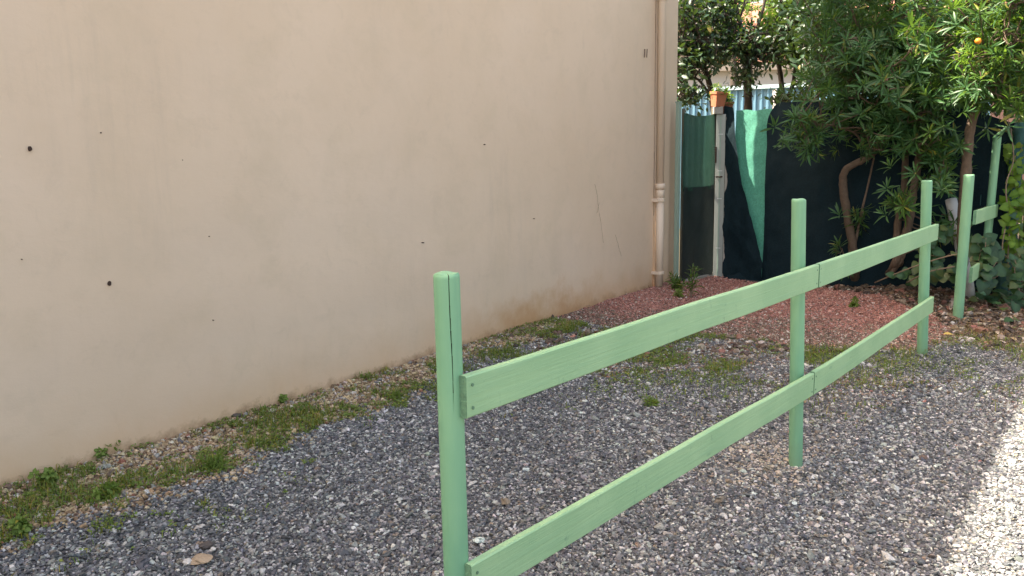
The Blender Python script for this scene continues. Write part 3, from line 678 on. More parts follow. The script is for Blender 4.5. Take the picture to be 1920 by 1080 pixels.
def fences():
    A = g(837, 512, 1.2); A0 = np.array([A[0]+.004, A[1], 0]); B0 = g(1493, 877); C0 = g(1730, 668); D0 = g(1795, 603)
    root = empty('wooden_fence', (B0[0], B0[1], 0)); tag(root, 'long light green wooden fence of three round posts and two board rails on grey gravel', 'fence')
    o = np.array([B0[0], B0[1], 0]); R_ = dict(A=(A0, A, .0312, 4.95), B=(B0, top_of(1498, 374, B0, 1.236), .0315, None), C=(C0, top_of(1738, 339, C0, 1.205), .033, None))
    def post(par, off, base, top, r, crack):
        b = Vector(base-off); b.z = -.12; d = (Vector(top-off)-b)
        m = round_post(Vector((0, 0, 0)), d, r, crack).build('post', M['post'], par, True); m.location = b
        m.data.materials.append(M['splitwood'])
        for p in m.data.polygons:
            p.use_smooth = p.normal.z < .35
            if crack is not None and p.normal.z < .5 and p.center.z > .9:
                ax_ = Vector((d.x, d.y))*(p.center.z/d.z); ra = (Vector((p.center.x, p.center.y))-ax_).length
                if ra < r*.90: p.material_index = 1
        return m
    for k, (b, t, r, cr) in R_.items():
        p = post(root, o, b, t, r, cr)
        if k == 'A': p['label'] = 'nearest post, split from its top'
    dirs = unit(C0-B0); nr = np.array([dirs[1], -dirs[0]]); 
    def rl(P, zP, Q, zQ, h, off, ext0=0, ext1=0, par=root, oo=o, th=.024, gap=.034):
        P = np.array([P[0], P[1], zP]); Q = np.array([Q[0], Q[1], zQ]); d = unit(Q-P); P = P-d*ext0; Q = Q+d*ext1
        n_ = np.array([d[1], -d[0]]); n_ /= np.linalg.norm(n_)
        a = P+np.array([*n_, 0])*gap; b = Q+np.array([*n_, 0])*gap
        m = rail(a-oo, b-oo, h, th, n_, random.uniform(-.003, .004)).build('rail', M['rail'], par); m.data.materials.append(M['railend']); [setattr(p_, 'material_index', 1) for p_ in m.data.polygons if len(p_.vertices) > 4]; return m, a-oo, b-oo, n_
    def screws(m, p, n_, d, h, s):
        for dz in (-h*.28, h*.28):
            c = Vector(p)+Vector(d)*s+Vector((0, 0, dz)); nn = Vector((*n_, 0)); MB().tube([c+nn*.0115, c+nn*.0128], .0042, 10).build('screw', M['screw'], m)
    gA = .0305+.012; gB = .0315+.012
    def pair(zA, hA, zB, hB, zC, hC):
        m, a, b, n_ = rl(A0, zA, B0, zB, (hA+hB)/2, 0, .004, .028, gap=gA); d = unit(np.array(b)-np.array(a)); screws(m, a, n_, d, hA, .02); screws(m, b, n_, d, hB, -.018)
        m, a, b, n_ = rl(B0, zB, C0, zC, (hB+hC)/2, 0, -.037, -.040, gap=gB); d = unit(np.array(b)-np.array(a)); screws(m, a, n_, d, hB, .018); screws(m, b, n_, d, hC, -.010)
    pair(.904, .102, .895, .107, .866, .108)
    pair(.423, .100, .401, .109, .376, .107)
    # second, farther piece of fence
    dr = unit(C0-B0); E0 = D0+dr*1.02; E0[2] = 0
    r2 = empty('wooden_fence', (D0[0], D0[1], 0)); tag(r2, 'short light green fence piece half hidden in ivy, its two posts leaning to the right', 'fence')
    oo = np.array([D0[0], D0[1], 0]); post(r2, oo, D0, top_of(1817, 328, D0, 1.19), .039, None)
    te = at(1870, 257, 7.52); post(r2, oo, np.array([E0[0]-.02, E0[1]-.05, 0]), te, .033, None)
    m, a, b, n_ = rl(D0+np.array([.03, 0, 0]), .85, E0+np.array([.03, 0, 0]), .83, .112, 0, .0, .02, r2, oo, gap=.045)
    rl(D0+np.array([.03, 0, 0]), .385, E0-dr*.35, .37, .125, 0, 0, 0, r2, oo, gap=.045)
    return E0
E0 = fences()

# ------------------------------------------------------------------ gate, gate posts, windbreak fence
def gate():
    G0 = g(1275, 531); G1 = g(1334, 518); d = unit(G1-G0); L = float(np.linalg.norm(G1-G0)); rz = math.atan2(d[1], d[0])
    root = empty('garden_gate', (G0[0], G0[1], 0), rz); tag(root, 'narrow garden gate in dark green mesh between the house corner and the pale gate post', 'gate')
    H = 1.82
    MB().box((0, -.012, .05), (.03, .012, H)).build('frame', M['darkframe'], root)
    MB().box((L-.055, -.016, .05), (L, .016, H+.02)).build('frame', M['darkframe'], root)
    MB().box((.031, -.010, .06), (L-.056, .010, .09)).build('frame', M['darkframe'], root)
    MB().box((.031, -.010, .955), (L-.056, .010, .98)).build('frame', M['darkframe'], root)
    def cloth(x0, x1, z0, z1, y, m, sag, name, sd):
        nx, nz = 26, 40; xs = np.linspace(x0, x1, nx); a, b = np.meshgrid(xs, np.linspace(0, 1, nz)); a = a.ravel(); b = b.ravel()
        zt = z1-sag*np.sin(np.pi*(a-x0)/(x1-x0)); z = z0+(zt-z0)*b
        yy = y+.012*np.sin(a*17+sd+b*3)*b+(fbm(a, z, 5, 7)-.5)*.02
        i = (np.arange(nx-1)[None]+np.arange(nz-1)[:, None]*nx).ravel()
        return link(name, mesh_np(name, np.c_[a, yy, z], np.c_[i, i+1, i+nx+1, i+nx], M[m]), root)
    cloth(-.03, L-.05, .97, H-.05, -.034, 'gatemesh_up', .025, 'mesh_sheet', 1)
    cloth(-.03, L-.05, .03, 1.02, -.042, 'gatemesh', .015, 'mesh_sheet', 3)
    # pale boxes standing in for light through perforations beside the lock edge
    mb = MB()
    for k in range(18):
        for j in range(3): mb.box((L-.13+j*.022, -.0615, .98+k*.026+.008*(j % 2)), (L-.122+j*.022, -.060, .99+k*.026+.008*(j % 2)))
    o = mb.build('perforation', M['galv'], root); tag(o, kind='stuff')
    MB().box((L-.05, -.05, 1.25), (L-.02, -.017, 1.42)).build('latch', M['rust'], root)
    MB().tube([(L-.035, -.05, 1.10), (L-.035, -.10, 1.10), (L+.03, -.10, 1.10)], .008, 8).build('handle', M['rust'], root)
    # slim post on the house side
    S = g(1267, 534); r2 = empty('gate_post', (S[0], S[1], 0), rz); tag(r2, 'slim pale green gate post against the corner of the house', 'post')
    MB().box((-.018, -.02, -.1), (.026, .02, 1.87)).build('post_shaft', M['palestrip'], r2, bevel=.002); MB().box((-.022, -.024, 1.871), (.03, .024, 1.885)).build('cap', M['palestrip'], r2)
    # broad post on the far side
    Pq = g(1346, 518); r3 = empty('gate_post', (Pq[0], Pq[1], 0), math.radians(-14)); tag(r3, 'broad pale galvanised gate post carrying the two flower pots', 'post')
    MB().box((-.055, -.06, -.1), (.045, .07, 1.765)).build('post_shaft', M['galv'], r3, bevel=.004)
    MB().box((.0475, -.055, -.1), (.095, .07, 1.755)).build('side_flange', M['concrete'], r3, bevel=.003)
    MB().box((-.012, -.066, .02), (.0, -.0605, 1.75)).build('seam', M['palestrip'], r3)
    for z in (.32, .86, 1.16, 1.55): MB().box((-.03, -.068, z), (.02, -.0665, z+.008)).build('strap', M['whitepipe'], r3)
    T0 = g(1283, 529); T1 = g(1350, 512); dd = unit(T1-T0)
    r4 = empty('concrete_threshold', (T0[0], T0[1], 0), math.atan2(dd[1], dd[0])); tag(r4, 'worn concrete threshold under the garden gate', 'threshold')
    MB().box((-.07, -.07, -.05), (.75, .16, .045)).build('slab', M['concrete'], r4, bevel=.012)
gate()

FP = [(2.36, 9.37), (2.425, 9.30), (2.55, 9.16), (2.76, 8.93), (3.12, 8.52), (3.60, 8.20), (4.10, 7.97), (4.46, 7.78), (4.53, 7.80), (4.60, 7.95), (4.70, 8.3)]
FPS = smooth_path([(x, y, 0) for x, y in FP], 14); FL = np.concatenate([[0], np.cumsum([(FPS[i+1]-FPS[i]).length for i in range(len(FPS)-1)])])
def fpath(s):
    x = np.interp(s, FL, [p.x for p in FPS]); y = np.interp(s, FL, [p.y for p in FPS])
    x2 = np.interp(s+.01, FL, [p.x for p in FPS]); y2 = np.interp(s+.01, FL, [p.y for p in FPS])
    t = unit(np.c_[x2-x, y2-y]+1e-9); return x, y, -t[:, 1]*-1*-1, t[:, 0]*-1        # point and front normal
def s_at_px(px):
    ss = np.linspace(0, FL[-1], 900); x, y, _, _ = fpath(ss); p = np.c_[x, y, np.full(900, 1.0)]-EP; u = 960+F*(p@CR)/(p@CF); k = np.argmax(u > px); return ss[k]
def windbreak():
    root = empty('windbreak_fence', (FP[0][0], FP[0][1], 0)); tag(root, 'dark green fabric windbreak fence behind the shrubs, with one sunlit stretch coloured bright green', 'fence')
    off = np.array([FP[0][0], FP[0][1], 0])
    def nrm(s):
        x, y, _, _ = fpath(s); x2, y2, _, _ = fpath(np.minimum(s+.02, FL[-1])); x1, y1, _, _ = fpath(np.maximum(s-.02, 0)); t = unit(np.c_[x2-x1, y2-y1]); return x, y, t[:, 1]*1.0, -t[:, 0]
    def sheet(name, S, Zt, Zb, offs, m, nz=48, wr=.02, sd=0, label=None):
        S = np.asarray(S); n = len(S); x, y, nx_, ny_ = nrm(S); sgn = np.where(nx_*0.6+ny_*1.0 < 0, 1, 1)
        # front normal points to the lot (towards -y)
        fl = np.where(ny_ < 0, 1, -1); nx_ = nx_*fl; ny_ = ny_*fl
        b = np.linspace(0, 1, nz)[:, None]; Z = Zb[None]+(Zt-Zb)[None]*b; SS = np.repeat(S[None], nz, 0)
        wv = (fbm(SS*1.0, Z*.45, 3.2, sd+11)-.5)*wr*3+(fbm(SS, Z, 9, sd+21)-.5)*wr*1.1+np.sin(SS*9+Z*1.6+sd)*wr*.35
        o = offs+wv
        V = np.stack([x[None]+nx_[None]*o-off[0], y[None]+ny_[None]*o-off[1], Z], -1).reshape(-1, 3)
        i = (np.arange(n-1)[None]+np.arange(nz-1)[:, None]*n).ravel()
        ob = link(name, mesh_np(name, V, np.c_[i, i+1, i+n+1, i+n], M[m]), root)
        if label: ob['label'] = label
        return ob
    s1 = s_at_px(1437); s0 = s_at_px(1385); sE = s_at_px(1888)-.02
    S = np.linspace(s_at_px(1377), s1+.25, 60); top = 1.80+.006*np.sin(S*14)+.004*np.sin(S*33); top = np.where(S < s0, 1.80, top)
    sheet('sunlit_panel', S, top-.0, np.full(len(S), .02), .0, 'sunlit_mesh', 60, .020, 3, 'sunlit stretch of fabric coloured bright green')  # sunlit part of the windbreak, painted by its lighter mesh colour
    # dark windbreak; its edge and rounded upper corner are cut to the cast shadow's outline
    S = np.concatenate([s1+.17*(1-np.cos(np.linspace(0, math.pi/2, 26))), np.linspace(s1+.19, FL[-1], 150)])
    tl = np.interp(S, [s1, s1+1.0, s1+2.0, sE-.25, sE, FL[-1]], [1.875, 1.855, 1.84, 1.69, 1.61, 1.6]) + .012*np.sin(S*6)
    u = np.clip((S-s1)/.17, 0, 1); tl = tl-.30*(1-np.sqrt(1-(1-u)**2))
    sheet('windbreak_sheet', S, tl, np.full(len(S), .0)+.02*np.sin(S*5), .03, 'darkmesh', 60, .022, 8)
    # slack sheet hanging slantwise over the first metre, slipped down towards the right
    pxs = np.linspace(1361, 1442, 46); S = np.array([s_at_px(p) for p in pxs])
    ys = np.interp(pxs, [1361, 1380, 1385, 1394, 1410, 1425, 1442], [200, 204, 262, 318, 375, 430, 492])
    x, y, _, _ = fpath(S); D = (np.c_[x, y, np.full(len(S), 1.)]-EP)@CF
    zt = 1.5-(ys-(268-(pxs-960)*.0175))/F*D
    sheet('slipped_sheet', S, zt, np.full(len(S), .0), .075, 'darkmesh', 60, .03, 15, 'slack dark sheet hanging slantwise')
    # the heap on the ground
    h = g(1410, 522)-off; V = []; n = 22
    for j in range(9):
        for i in range(n):
            a = 2*math.pi*i/n; r = (1-j/8); V.append((h[0]+.34*r*math.cos(a)*(1+.15*math.sin(3*a)), h[1]-.02+.11*r*math.sin(a), .085*(1-r**2)+.02*math.sin(5*a+j)*r*(1-r)*4-.01))
    MB().add(V, [(j*n+i, j*n+(i+1) % n, (j+1)*n+(i+1) % n, (j+1)*n+i) for j in range(8) for i in range(n)]).build('fabric_heap', M['darkmesh'], root, True)
    # teal netting rolled round the end post
    e = np.array(fpath(np.array([sE+.03]))[:2]).ravel(); b = np.array([e[0], e[1]-.06, 0])-off; t = b+np.array([.03, 0, 1.60])
    P = [Vector(b).lerp(Vector(t), k/20) for k in range(21)]; mb = MB(); mb.tube(P, [.062+.012*math.sin(k*1.3)+(-.03 if k == 20 else 0) for k in range(21)], 16, True, .16); mb.build('rolled_end', M['wrapmesh'], root, True)
    for s in (.02, 1.55, 2.2):
        x, y, _, _ = fpath(np.array([s])); MB().tube([(x[0]-off[0], y[0]-off[1]+.06, -.1), (x[0]-off[0], y[0]-off[1]+.06, 1.78)], .022, 10).build('post', M['darkframe'], root, True)
    # pale cord hanging down the fabric near the far post
    P = smooth_path([at(1853, 203, 7.85)-off, at(1847, 260, 7.85)-off, at(1842, 330, 7.82)-off, at(1838, 385, 7.8)-off], 5); MB().tube(P, .004, 5).build('cord', M['leaf_ivy'] and M['wrapmesh'], root)
windbreak()

def reed_screen():
    a = np.array([4.72, 8.05]); b = np.array([7.2, 7.0]); root = empty('reed_screen', (a[0], a[1], 0)); tag(root, 'brown reed screen behind the ivy at the right edge', 'screen'); mb = MB(); L = float(np.linalg.norm(b-a)); n = int(L/.012)
    for k in range(n):
        p = (b-a)*(k/n)+rng.normal(0, .004, 2); h = 1.72+.10*rng.random(); mb.tube([(p[0], p[1], -.02), (p[0]+.01*rng.normal(), p[1]+.01*rng.normal(), h)], .0065, 4, False)
    tag(mb.build('reeds', M['reed'], root), kind='stuff')
    for z in (.3, .8, 1.3): MB().tube([(0, -.012, z), (b[0]-a[0], b[1]-a[1]-.012, z)], .0025, 5).build('wire', M['rust'], root)
reed_screen()

# leaning white pipe behind the second fence
wp = MB(); a = g(1820, 563); pts = smooth_path([a+np.array([0, 0, -.03]), at(1808, 500, 7.62), at(1797, 440, 7.68), at(1783, 374, 7.75)], 5)
o_ = np.array([a[0], a[1], 0]); wp.tube([np.array(p)-o_ for p in pts], [.055]*4+[.05]*(len(pts)-4), 14, True, .04)
ob = wp.build('plastic_pipe', M['whitepipe'], None, True); ob.location = (a[0], a[1], 0)
tag(ob, 'weathered white pipe leaning among the creeper behind the second green fence', 'pipe')

# ------------------------------------------------------------------ flower pots on the gate post
def lathe(prof, n=28, sq_=0.0):
    V = []; k = len(prof)
    for (r, z) in prof:
        for j in range(n):
            a = 2*math.pi*j/n; q = 1+sq_*(1/max(abs(math.cos(a)), abs(math.sin(a)))-1); V.append((r*q*math.cos(a), r*q*math.sin(a), z))
    return MB().add(V, [(i*n+j, i*n+(j+1) % n, (i+1)*n+(j+1) % n, (i+1)*n+j) for i in range(k-1) for j in range(n)]+[tuple(range(n))[::-1]])
def potted(base, h, r0, r1, sq_, mat, label, tilt, kind):
    root = empty('potted_plant', tuple(base)); tag(root, label, 'flower pot', 'flower pots on the gate post'); root.rotation_euler = tilt
    lathe([(r0, 0), (r0*.98+r1*.02, .004), (r0*.25+r1*.75, h*.8), (r1*1.0, h*.82), (r1*1.07, h*.83), (r1*1.09, h*.985), (r1*1.05, h), (r1*.95, h), (r1*.92, h*.85), (.002, h*.84)], 32, sq_).build('pot', M[mat], root, False)
    lathe([(.001, h*.845), (r1*.5, h*.86), (r1*.9, h*.855)], 20, sq_).build('soil', M['soil'], root, True)
    C = []; A = []
    for k in range(kind):
        a = random.random()*6.28; rr = r1*random.random()*1.1; C.append((rr*math.cos(a), rr*math.sin(a), h*.9+random.random()*.10)); A.append((math.cos(a)*.6, math.sin(a)*.6, .9))
    V, Fs, c = rosette_leaves(np.array(C), np.array(A), 9, .06, 'broad', .8, 1, .12); link('plant', mesh_np('plant', V, Fs, M['leaf_far'], True, c), root)
    mb = MB()
    for p in C: mb.tube([(p[0]*.3, p[1]*.3, h*.85), p], [.005, .003], 5, False)
    mb.build('stems', M['twig'], root, True); return root
pp = g(1346, 518)
potted((pp[0]-.01-.045, pp[1]-.035, 1.845), .155, .052, .070, .8, 'terracotta', 'bright orange square flower pot, the upper left of the two on the gate post', (math.radians(4), math.radians(3), .3), 9)
potted((pp[0]+.055, pp[1]+.02, 1.767), .125, .055, .075, 0, 'terra_dark', 'dull terracotta round flower pot, lower and right of the bright orange one', (0, 0, 0), 11)
MB_s = MB().box((-.05, -.05, 0), (.05, .05, .078)).build('support_block', M['concrete'], None, bevel=.006)
MB_s.location = (pp[0]-.01-.045, pp[1]-.035, 1.766); tag(MB_s, 'small block under the bright orange flower pot on the gate post', 'block')

# ------------------------------------------------------------------ shrubs before and behind the windbreak
def S_(path): return [at(*p) for p in path]
s1b = g(1602, 536); 
shrub('oleander_shrub', 'left shrub before the dark windbreak, one crooked brown trunk bending right at mid height',
      [([g(1602, 540)]+S_([(1603, 500, 8.28), (1598, 455, 8.2), (1588, 400, 8.15), (1581, 345, 8.1), (1586, 318, 8.05), (1612, 303, 7.98), (1640, 285, 7.9), (1665, 255, 7.85), (1690, 205, 7.8)]), .046, .024),
       (S_([(1603, 460, 8.2), (1615, 400, 8.1), (1628, 345, 8.05), (1640, 290, 8.0)]), .012, .007),
       (S_([(1596, 520, 8.25), (1586, 490, 8.2), (1578, 465, 8.15)]), .01, .005)],
      [(1512, 235, 34, 45, 7.8, .25, 14), (1500, 215, 20, 18, 7.7, .15, 4), (1520, 268, 22, 24, 7.7, .2, 9), (1590, 225, 45, 35, 7.8, .3, 7), (1560, 150, 70, 60, 7.9, .5, 34), (1660, 245, 46, 46, 7.7, .35, 24), (1640, 160, 70, 70, 7.8, .5, 50), (1600, 60, 100, 75, 7.9, .6, 90), (1580, -60, 120, 80, 8.0, .7, 60), (1612, 410, 12, 16, 8.05, .1, 4), (1572, 465, 12, 12, 8.1, .1, 3), (1700, 120, 60, 70, 7.7, .4, 30)],
      [(at(1640, 285, 7.9), at(1560, 235, 7.75), .014, .006), (at(1560, 235, 7.8), at(1510, 255, 7.7), .008, .004), (at(1690, 205, 7.8), at(1610, 60, 7.9), .02, .008), (at(1690, 205, 7.8), at(1560, 110, 7.9), .018, .007), (at(1610, 60, 7.9), at(1580, -80, 8), .01, .005)], 330)
shrub('oleander_shrub', 'middle shrub before the dark windbreak with two upright brown trunks behind the third fence post',
      [([g(1655, 528)]+S_([(1676, 500, 7.9), (1690, 460, 7.85), (1704, 420, 7.8), (1712, 360, 7.75), (1722, 300, 7.75), (1727, 240, 7.7), (1728, 130, 7.7), (1722, 30, 7.7), (1716, -60, 7.7)]), .042, .026),
       ([g(1690, 532)]+S_([(1684, 470, 7.95), (1683, 420, 7.95), (1695, 350, 7.95), (1698, 270, 7.95), (1700, 160, 8.0)]), .04, .022),
       (S_([(1668, 515, 7.9), (1690, 490, 7.8), (1697, 470, 7.75)]), .02, .012)],
      [(1690, 380, 28, 24, 7.6, .2, 11), (1762, 320, 30, 50, 7.6, .25, 20), (1745, 250, 50, 45, 7.6, .35, 38), (1690, 160, 70, 55, 7.5, .4, 50), (1760, 170, 55, 60, 7.7, .4, 34), (1740, 60, 80, 75, 7.6, .5, 75), (1700, -60, 120, 70, 7.7, .6, 50), (1775, 430, 25, 35, 7.75, .2, 12)],
      [(at(1727, 240, 7.7), at(1760, 330, 7.6), .012, .005), (at(1728, 130, 7.7), at(1790, 80, 7.6), .016, .006), (at(1727, 200, 7.7), at(1680, 130, 7.5), .014, .006)], 220, sunlit_frac=.22)
shrub('oleander_shrub', 'right shrub with one stout leaning trunk and sunlit leaves in the upper right corner',
      [([g(1808, 560)]+S_([(1805, 480, 7.55), (1806, 400, 7.5), (1810, 335, 7.45), (1815, 280, 7.4), (1822, 230, 7.35), (1836, 190, 7.3), (1850, 150, 7.25), (1862, 90, 7.2)]), .052, .032),
       (S_([(1836, 195, 7.3), (1812, 150, 7.3), (1795, 100, 7.3)]), .022, .012), (S_([(1860, 100, 7.2), (1905, 60, 7.1), (1950, 20, 7.0)]), .022, .012)],
      [(1850, 130, 62, 60, 7.1, .4, 62), (1900, 70, 60, 60, 6.9, .4, 60), (1835, 20, 70, 50, 7.2, .5, 42), (1905, 180, 45, 50, 7.1, .35, 34), (1820, 180, 30, 26, 7.2, .2, 12), (1930, 10, 80, 60, 6.9, .5, 44), (1960, 120, 60, 90, 7.0, .5, 40), (1880, -50, 110, 50, 7.0, .5, 40)],
      [(at(1850, 150, 7.25), at(1910, 120, 6.9), .016, .006), (at(1862, 90, 7.2), at(1850, 10, 7.1), .016, .006)], 130, sunlit_frac=.6)
MBo = lathe([(.001, -.024), (.014, -.02), (.024, -.006), (.024, .006), (.014, .02), (.001, .024)], 14).build('fruit', M['orange'], None, True); MBo.location = tuple(at(1834, 77, 6.65)); tag(MBo, 'single orange fruit glowing among the leaves at upper right', 'fruit')

def leafy_tree(name, label, base, stems, blobs, kind, L, mat, perpt=7, W=1.0, bark='bark_dark', cat='tree', group=None, yellow=.01):
    b = np.array([base[0], base[1], 0.]); root = empty(name, tuple(b)); tag(root, label, cat, group); net = []
    for (path, r0, r1) in stems:
        sp = smooth_path([np.array(p)-b for p in path], 5); k = len(sp); mb = MB(); mb.tube(sp, [r0+(r1-r0)*j/(k-1) for j in range(k)], 8, True, .25); mb.build('trunk', M[bark], root, True); net += [list(p) for p in sp[k//3:]]
    C = blob_points(blobs)-b; NP = np.array(net); tw = MB(); P = []; Dr = []
    for i, c in enumerate(C):
        j = int(np.argmin(np.linalg.norm(NP-c, axis=1)+rng.random(len(NP))*.3)); q = NP[j]; mid = (q+c)/2+rng.normal(0, .06, 3)
        tw.tube([q, mid, c], [.009, .006, .003], 4, False)
        if i % 3 == 0: NP = np.vstack([NP, c[None]*.8+q[None]*.2])
    tag(tw.build('twigs', M[bark], root, True), kind='stuff')
    n = len(C)*perpt; P = np.repeat(C, perpt, 0)+rng.normal(0, L*.9, (n, 3)); D = unit(rng.normal(0, 1, (n, 3))+np.array([0, 0, .1])); Nn = unit(rng.normal(0, .6, (n, 3))+np.array([0, 0, 1.]))
    V, Fs, c = leaves(P, D, Nn, L*(.7+.6*rng.random(n)), np.full(n, W), kind, yellow); o = link('foliage', mesh_np('foliage', V, Fs, M[mat], True, c), root); o['kind'] = 'stuff'; return root
def gb(px, D): p = at(px, 500, D); return (p[0], p[1])
b1 = gb(1402, 10.6); b2 = gb(1470, 11.0)
leafy_tree('garden_tree', 'dark broad-leaved tree left of the gate post, its crown against the house corner', gb(1345, 10.4),
    [([(*gb(1345, 10.4), 0)]+S_([(1345, 300, 10.4), (1335, 180, 10.4), (1318, 120, 10.4), (1300, 60, 10.4), (1290, -20, 10.4)]), .05, .02), (S_([(1335, 185, 10.4), (1310, 150, 10.3), (1290, 145, 10.3)]), .02, .01)],
    [(1290, 50, 45, 70, 10.3, .6, 150), (1282, 110, 34, 34, 10.2, .5, 60), (1335, 95, 40, 38, 10.3, .5, 75), (1330, 0, 60, 40, 10.5, .6, 70), (1290, 180, 28, 10, 10.0, .3, 34), (1270, 150, 14, 16, 10.0, .3, 12), (1240, 60, 60, 120, 10.5, .6, 40)], 'broad', .085, 'leaf_broad', 7)
leafy_tree('garden_tree', 'tree with dark straight trunk rising just right of the flower pots', b1,
    [([(*b1, 0)]+S_([(1403, 300, 10.6), (1403, 200, 10.6), (1402, 150, 10.6), (1398, 100, 10.6), (1392, 60, 10.6)]), .06, .035), (S_([(1402, 110, 10.6), (1418, 60, 10.6), (1432, 10, 10.6), (1440, -40, 10.6)]), .025, .014), (S_([(1392, 60, 10.6), (1380, 10, 10.6), (1376, -30, 10.6)]), .03, .015), (S_([(1385, 40, 10.6), (1395, 10, 10.6), (1397, -20, 10.6)]), .015, .01)],
    [(1402, 88, 48, 30, 10.4, .5, 110), (1400, 140, 24, 24, 10.4, .4, 34), (1370, 72, 40, 30, 10.5, .5, 80), (1440, 82, 38, 36, 10.5, .4, 90), (1350, 20, 40, 30, 10.6, .5, 45), (1425, 60, 26, 18, 10.5, .3, 20)], 'broad', .075, 'leaf_broad', 6)
leafy_tree('garden_tree', 'slim twin-stemmed tree between the pots and the left shrub, with yellow-green leaves low down', b2,
    [([(*b2, 0)]+S_([(1470, 300, 11), (1468, 200, 11), (1463, 140, 11), (1457, 90, 11), (1458, 20, 11)]), .045, .025), (S_([(1470, 200, 11), (1486, 160, 11), (1493, 110, 11), (1498, 60, 11)]), .03, .018)],
    [(1500, 40, 55, 45, 10.9, .6, 120), (1470, 30, 36, 44, 11, .5, 50), (1505, 105, 36, 26, 10.9, .5, 45), (1505, 190, 50, 10, 10.6, .5, 50), (1540, 150, 30, 26, 10.8, .5, 30), (1458, 186, 10, 12, 10.7, .3, 10), (1530, 60, 60, 60, 10.8, .5, 170), (1470, 70, 42, 50, 10.9, .4, 120), (1490, 0, 60, 34, 10.9, .4, 90)], 'broad', .075, 'leaf_mid', 6)
leafy_tree('garden_tree', 'dense tree standing behind the windbreak, filling the gaps above the middle shrub', gb(1700, 9.6),
    [([(*gb(1700, 9.6), 0)]+S_([(1700, 200, 9.6), (1690, 60, 9.6)]), .07, .04)],
    [(1600, 90, 110, 95, 9.6, .5, 420), (1740, 100, 90, 100, 9.4, .5, 360), (1530, 20, 60, 50, 9.9, .4, 110), (1850, 110, 90, 110, 9.2, .5, 300), (1700, -30, 170, 60, 9.5, .6, 220), (1940, 100, 70, 130, 9.2, .6, 160)], 'broad', .095, 'leaf_broad', 6)
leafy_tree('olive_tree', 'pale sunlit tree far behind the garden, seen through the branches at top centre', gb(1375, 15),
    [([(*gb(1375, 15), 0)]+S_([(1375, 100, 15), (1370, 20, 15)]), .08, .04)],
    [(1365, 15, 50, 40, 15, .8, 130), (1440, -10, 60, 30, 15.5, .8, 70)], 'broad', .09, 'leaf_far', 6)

# ------------------------------------------------------------------ ivy and creepers
def creeper(name, label, base, pts, dirs, size, mat, nparts=280, stems=(), yellow=.04, cat='climbing plant', smat='twig'):
    b = np.array([base[0], base[1], 0.]); root = empty(name, tuple(b)); tag(root, label, cat)
    variants = []
    for k in range(5):
        V, Fs, c = leaves(np.zeros((1, 3)), np.array([[1., 0, 0]]), np.array([[0, 0, 1.]]), np.array([1.]), np.array([.9+.25*rng.random()]), 'ivy', 0); c[:, 1] = (k == 4)*yellow*4
        V[:, 2] += rng.normal(0, .025, len(V)); variants.append(mesh_np('leaf', V, Fs, M[mat], True, c))
    for i, (p, d) in enumerate(zip(pts, dirs)):
        o = link('leaf', variants[int(rng.integers(0, 5))], root, tuple(p-b)); z = Vector(d[0]); q = z.to_track_quat('Z', 'Y'); o.rotation_mode = 'QUATERNION'
        o.rotation_quaternion = q @ Matrix.Rotation(d[1], 4, 'Z').to_quaternion(); s = size*(.6+.7*rng.random()); o.scale = (s, s, s)
    mb = MB()
    for path in stems: mb.tube(smooth_path([np.array(p)-b for p in path], 5), .006, 5, True, .3)
    for i in range(0, len(pts)-1, 2):
        a = pts[i]-b; j = int(np.argsort(np.linalg.norm(pts-pts[i], axis=1))[2]); mb.tube([a, (a+pts[j]-b)/2-np.array([0, 0, .01]), pts[j]-b], .0025, 4, False)
    mb.build('stems', M[smat], root, True); return root
def cloud(blobs, face, fs=.5):
    P = blob_points(blobs); D = [(tuple(unit(np.array(face)+rng.normal(0, fs, 3))), rng.random()*6.28) for _ in P]; return P, D
P, D = cloud([(1905, 300, 22, 40, 7.6, .12, 26), (1905, 380, 24, 50, 7.55, .12, 34), (1900, 455, 22, 40, 7.5, .12, 30), (1925, 360, 30, 120, 7.6, .15, 50), (1890, 420, 10, 40, 7.5, .08, 10)], (-.2, -1, .4))
creeper('ivy', 'pale green ivy climbing at the right edge beside the rolled end of the windbreak', gb(1905, 7.6), P, D, .066, 'leaf_ivy_light',
        stems=[S_([(1892, 545, 7.5), (1890, 480, 7.5), (1893, 420, 7.52), (1886, 350, 7.5), (1900, 300, 7.5), (1895, 240, 7.55)]), S_([(1915, 560, 7.5), (1900, 500, 7.5), (1880, 470, 7.45), (1884, 430, 7.45)])])
P, D = cloud([(1915, 510, 40, 40, 7.35, .2, 60), (1950, 450, 60, 90, 7.6, .3, 80), (1930, 250, 50, 60, 7.7, .2, 60)], (-.2, -1, .6))
creeper('ivy', 'dark green ivy low at the right edge below the pale ivy', gb(1930, 7.4), P, D, .075, 'leaf_ivy')
P = np.array([g(px, py)+np.array([0, 0, .03+.09*rng.random()]) for px, py in zip(rng.normal(1885, 42, 110), rng.normal(568, 17, 110))]); P = P[(P[:, 1] < 8.2)]
D = [(tuple(unit(np.array([0, -.45, 1])+rng.normal(0, .35, 3))), rng.random()*6.28) for _ in P]
creeper('ground_ivy', 'ivy creeping over the ground right of the second fence piece', (P[:, 0].mean(), P[:, 1].mean()), P, D, .085, 'leaf_ivy', cat='ivy')
P, D = cloud([(1750, 455, 30, 45, 7.5, .2, 34), (1770, 500, 35, 32, 7.4, .2, 32), (1846, 466, 22, 30, 7.3, .15, 34), (1852, 510, 24, 36, 7.25, .15, 36), (1815, 440, 14, 30, 7.5, .1, 8), (1720, 505, 22, 24, 7.6, .15, 10), (1680, 520, 12, 10, 7.5, .1, 5)], (-.15, -1, .75), .35)
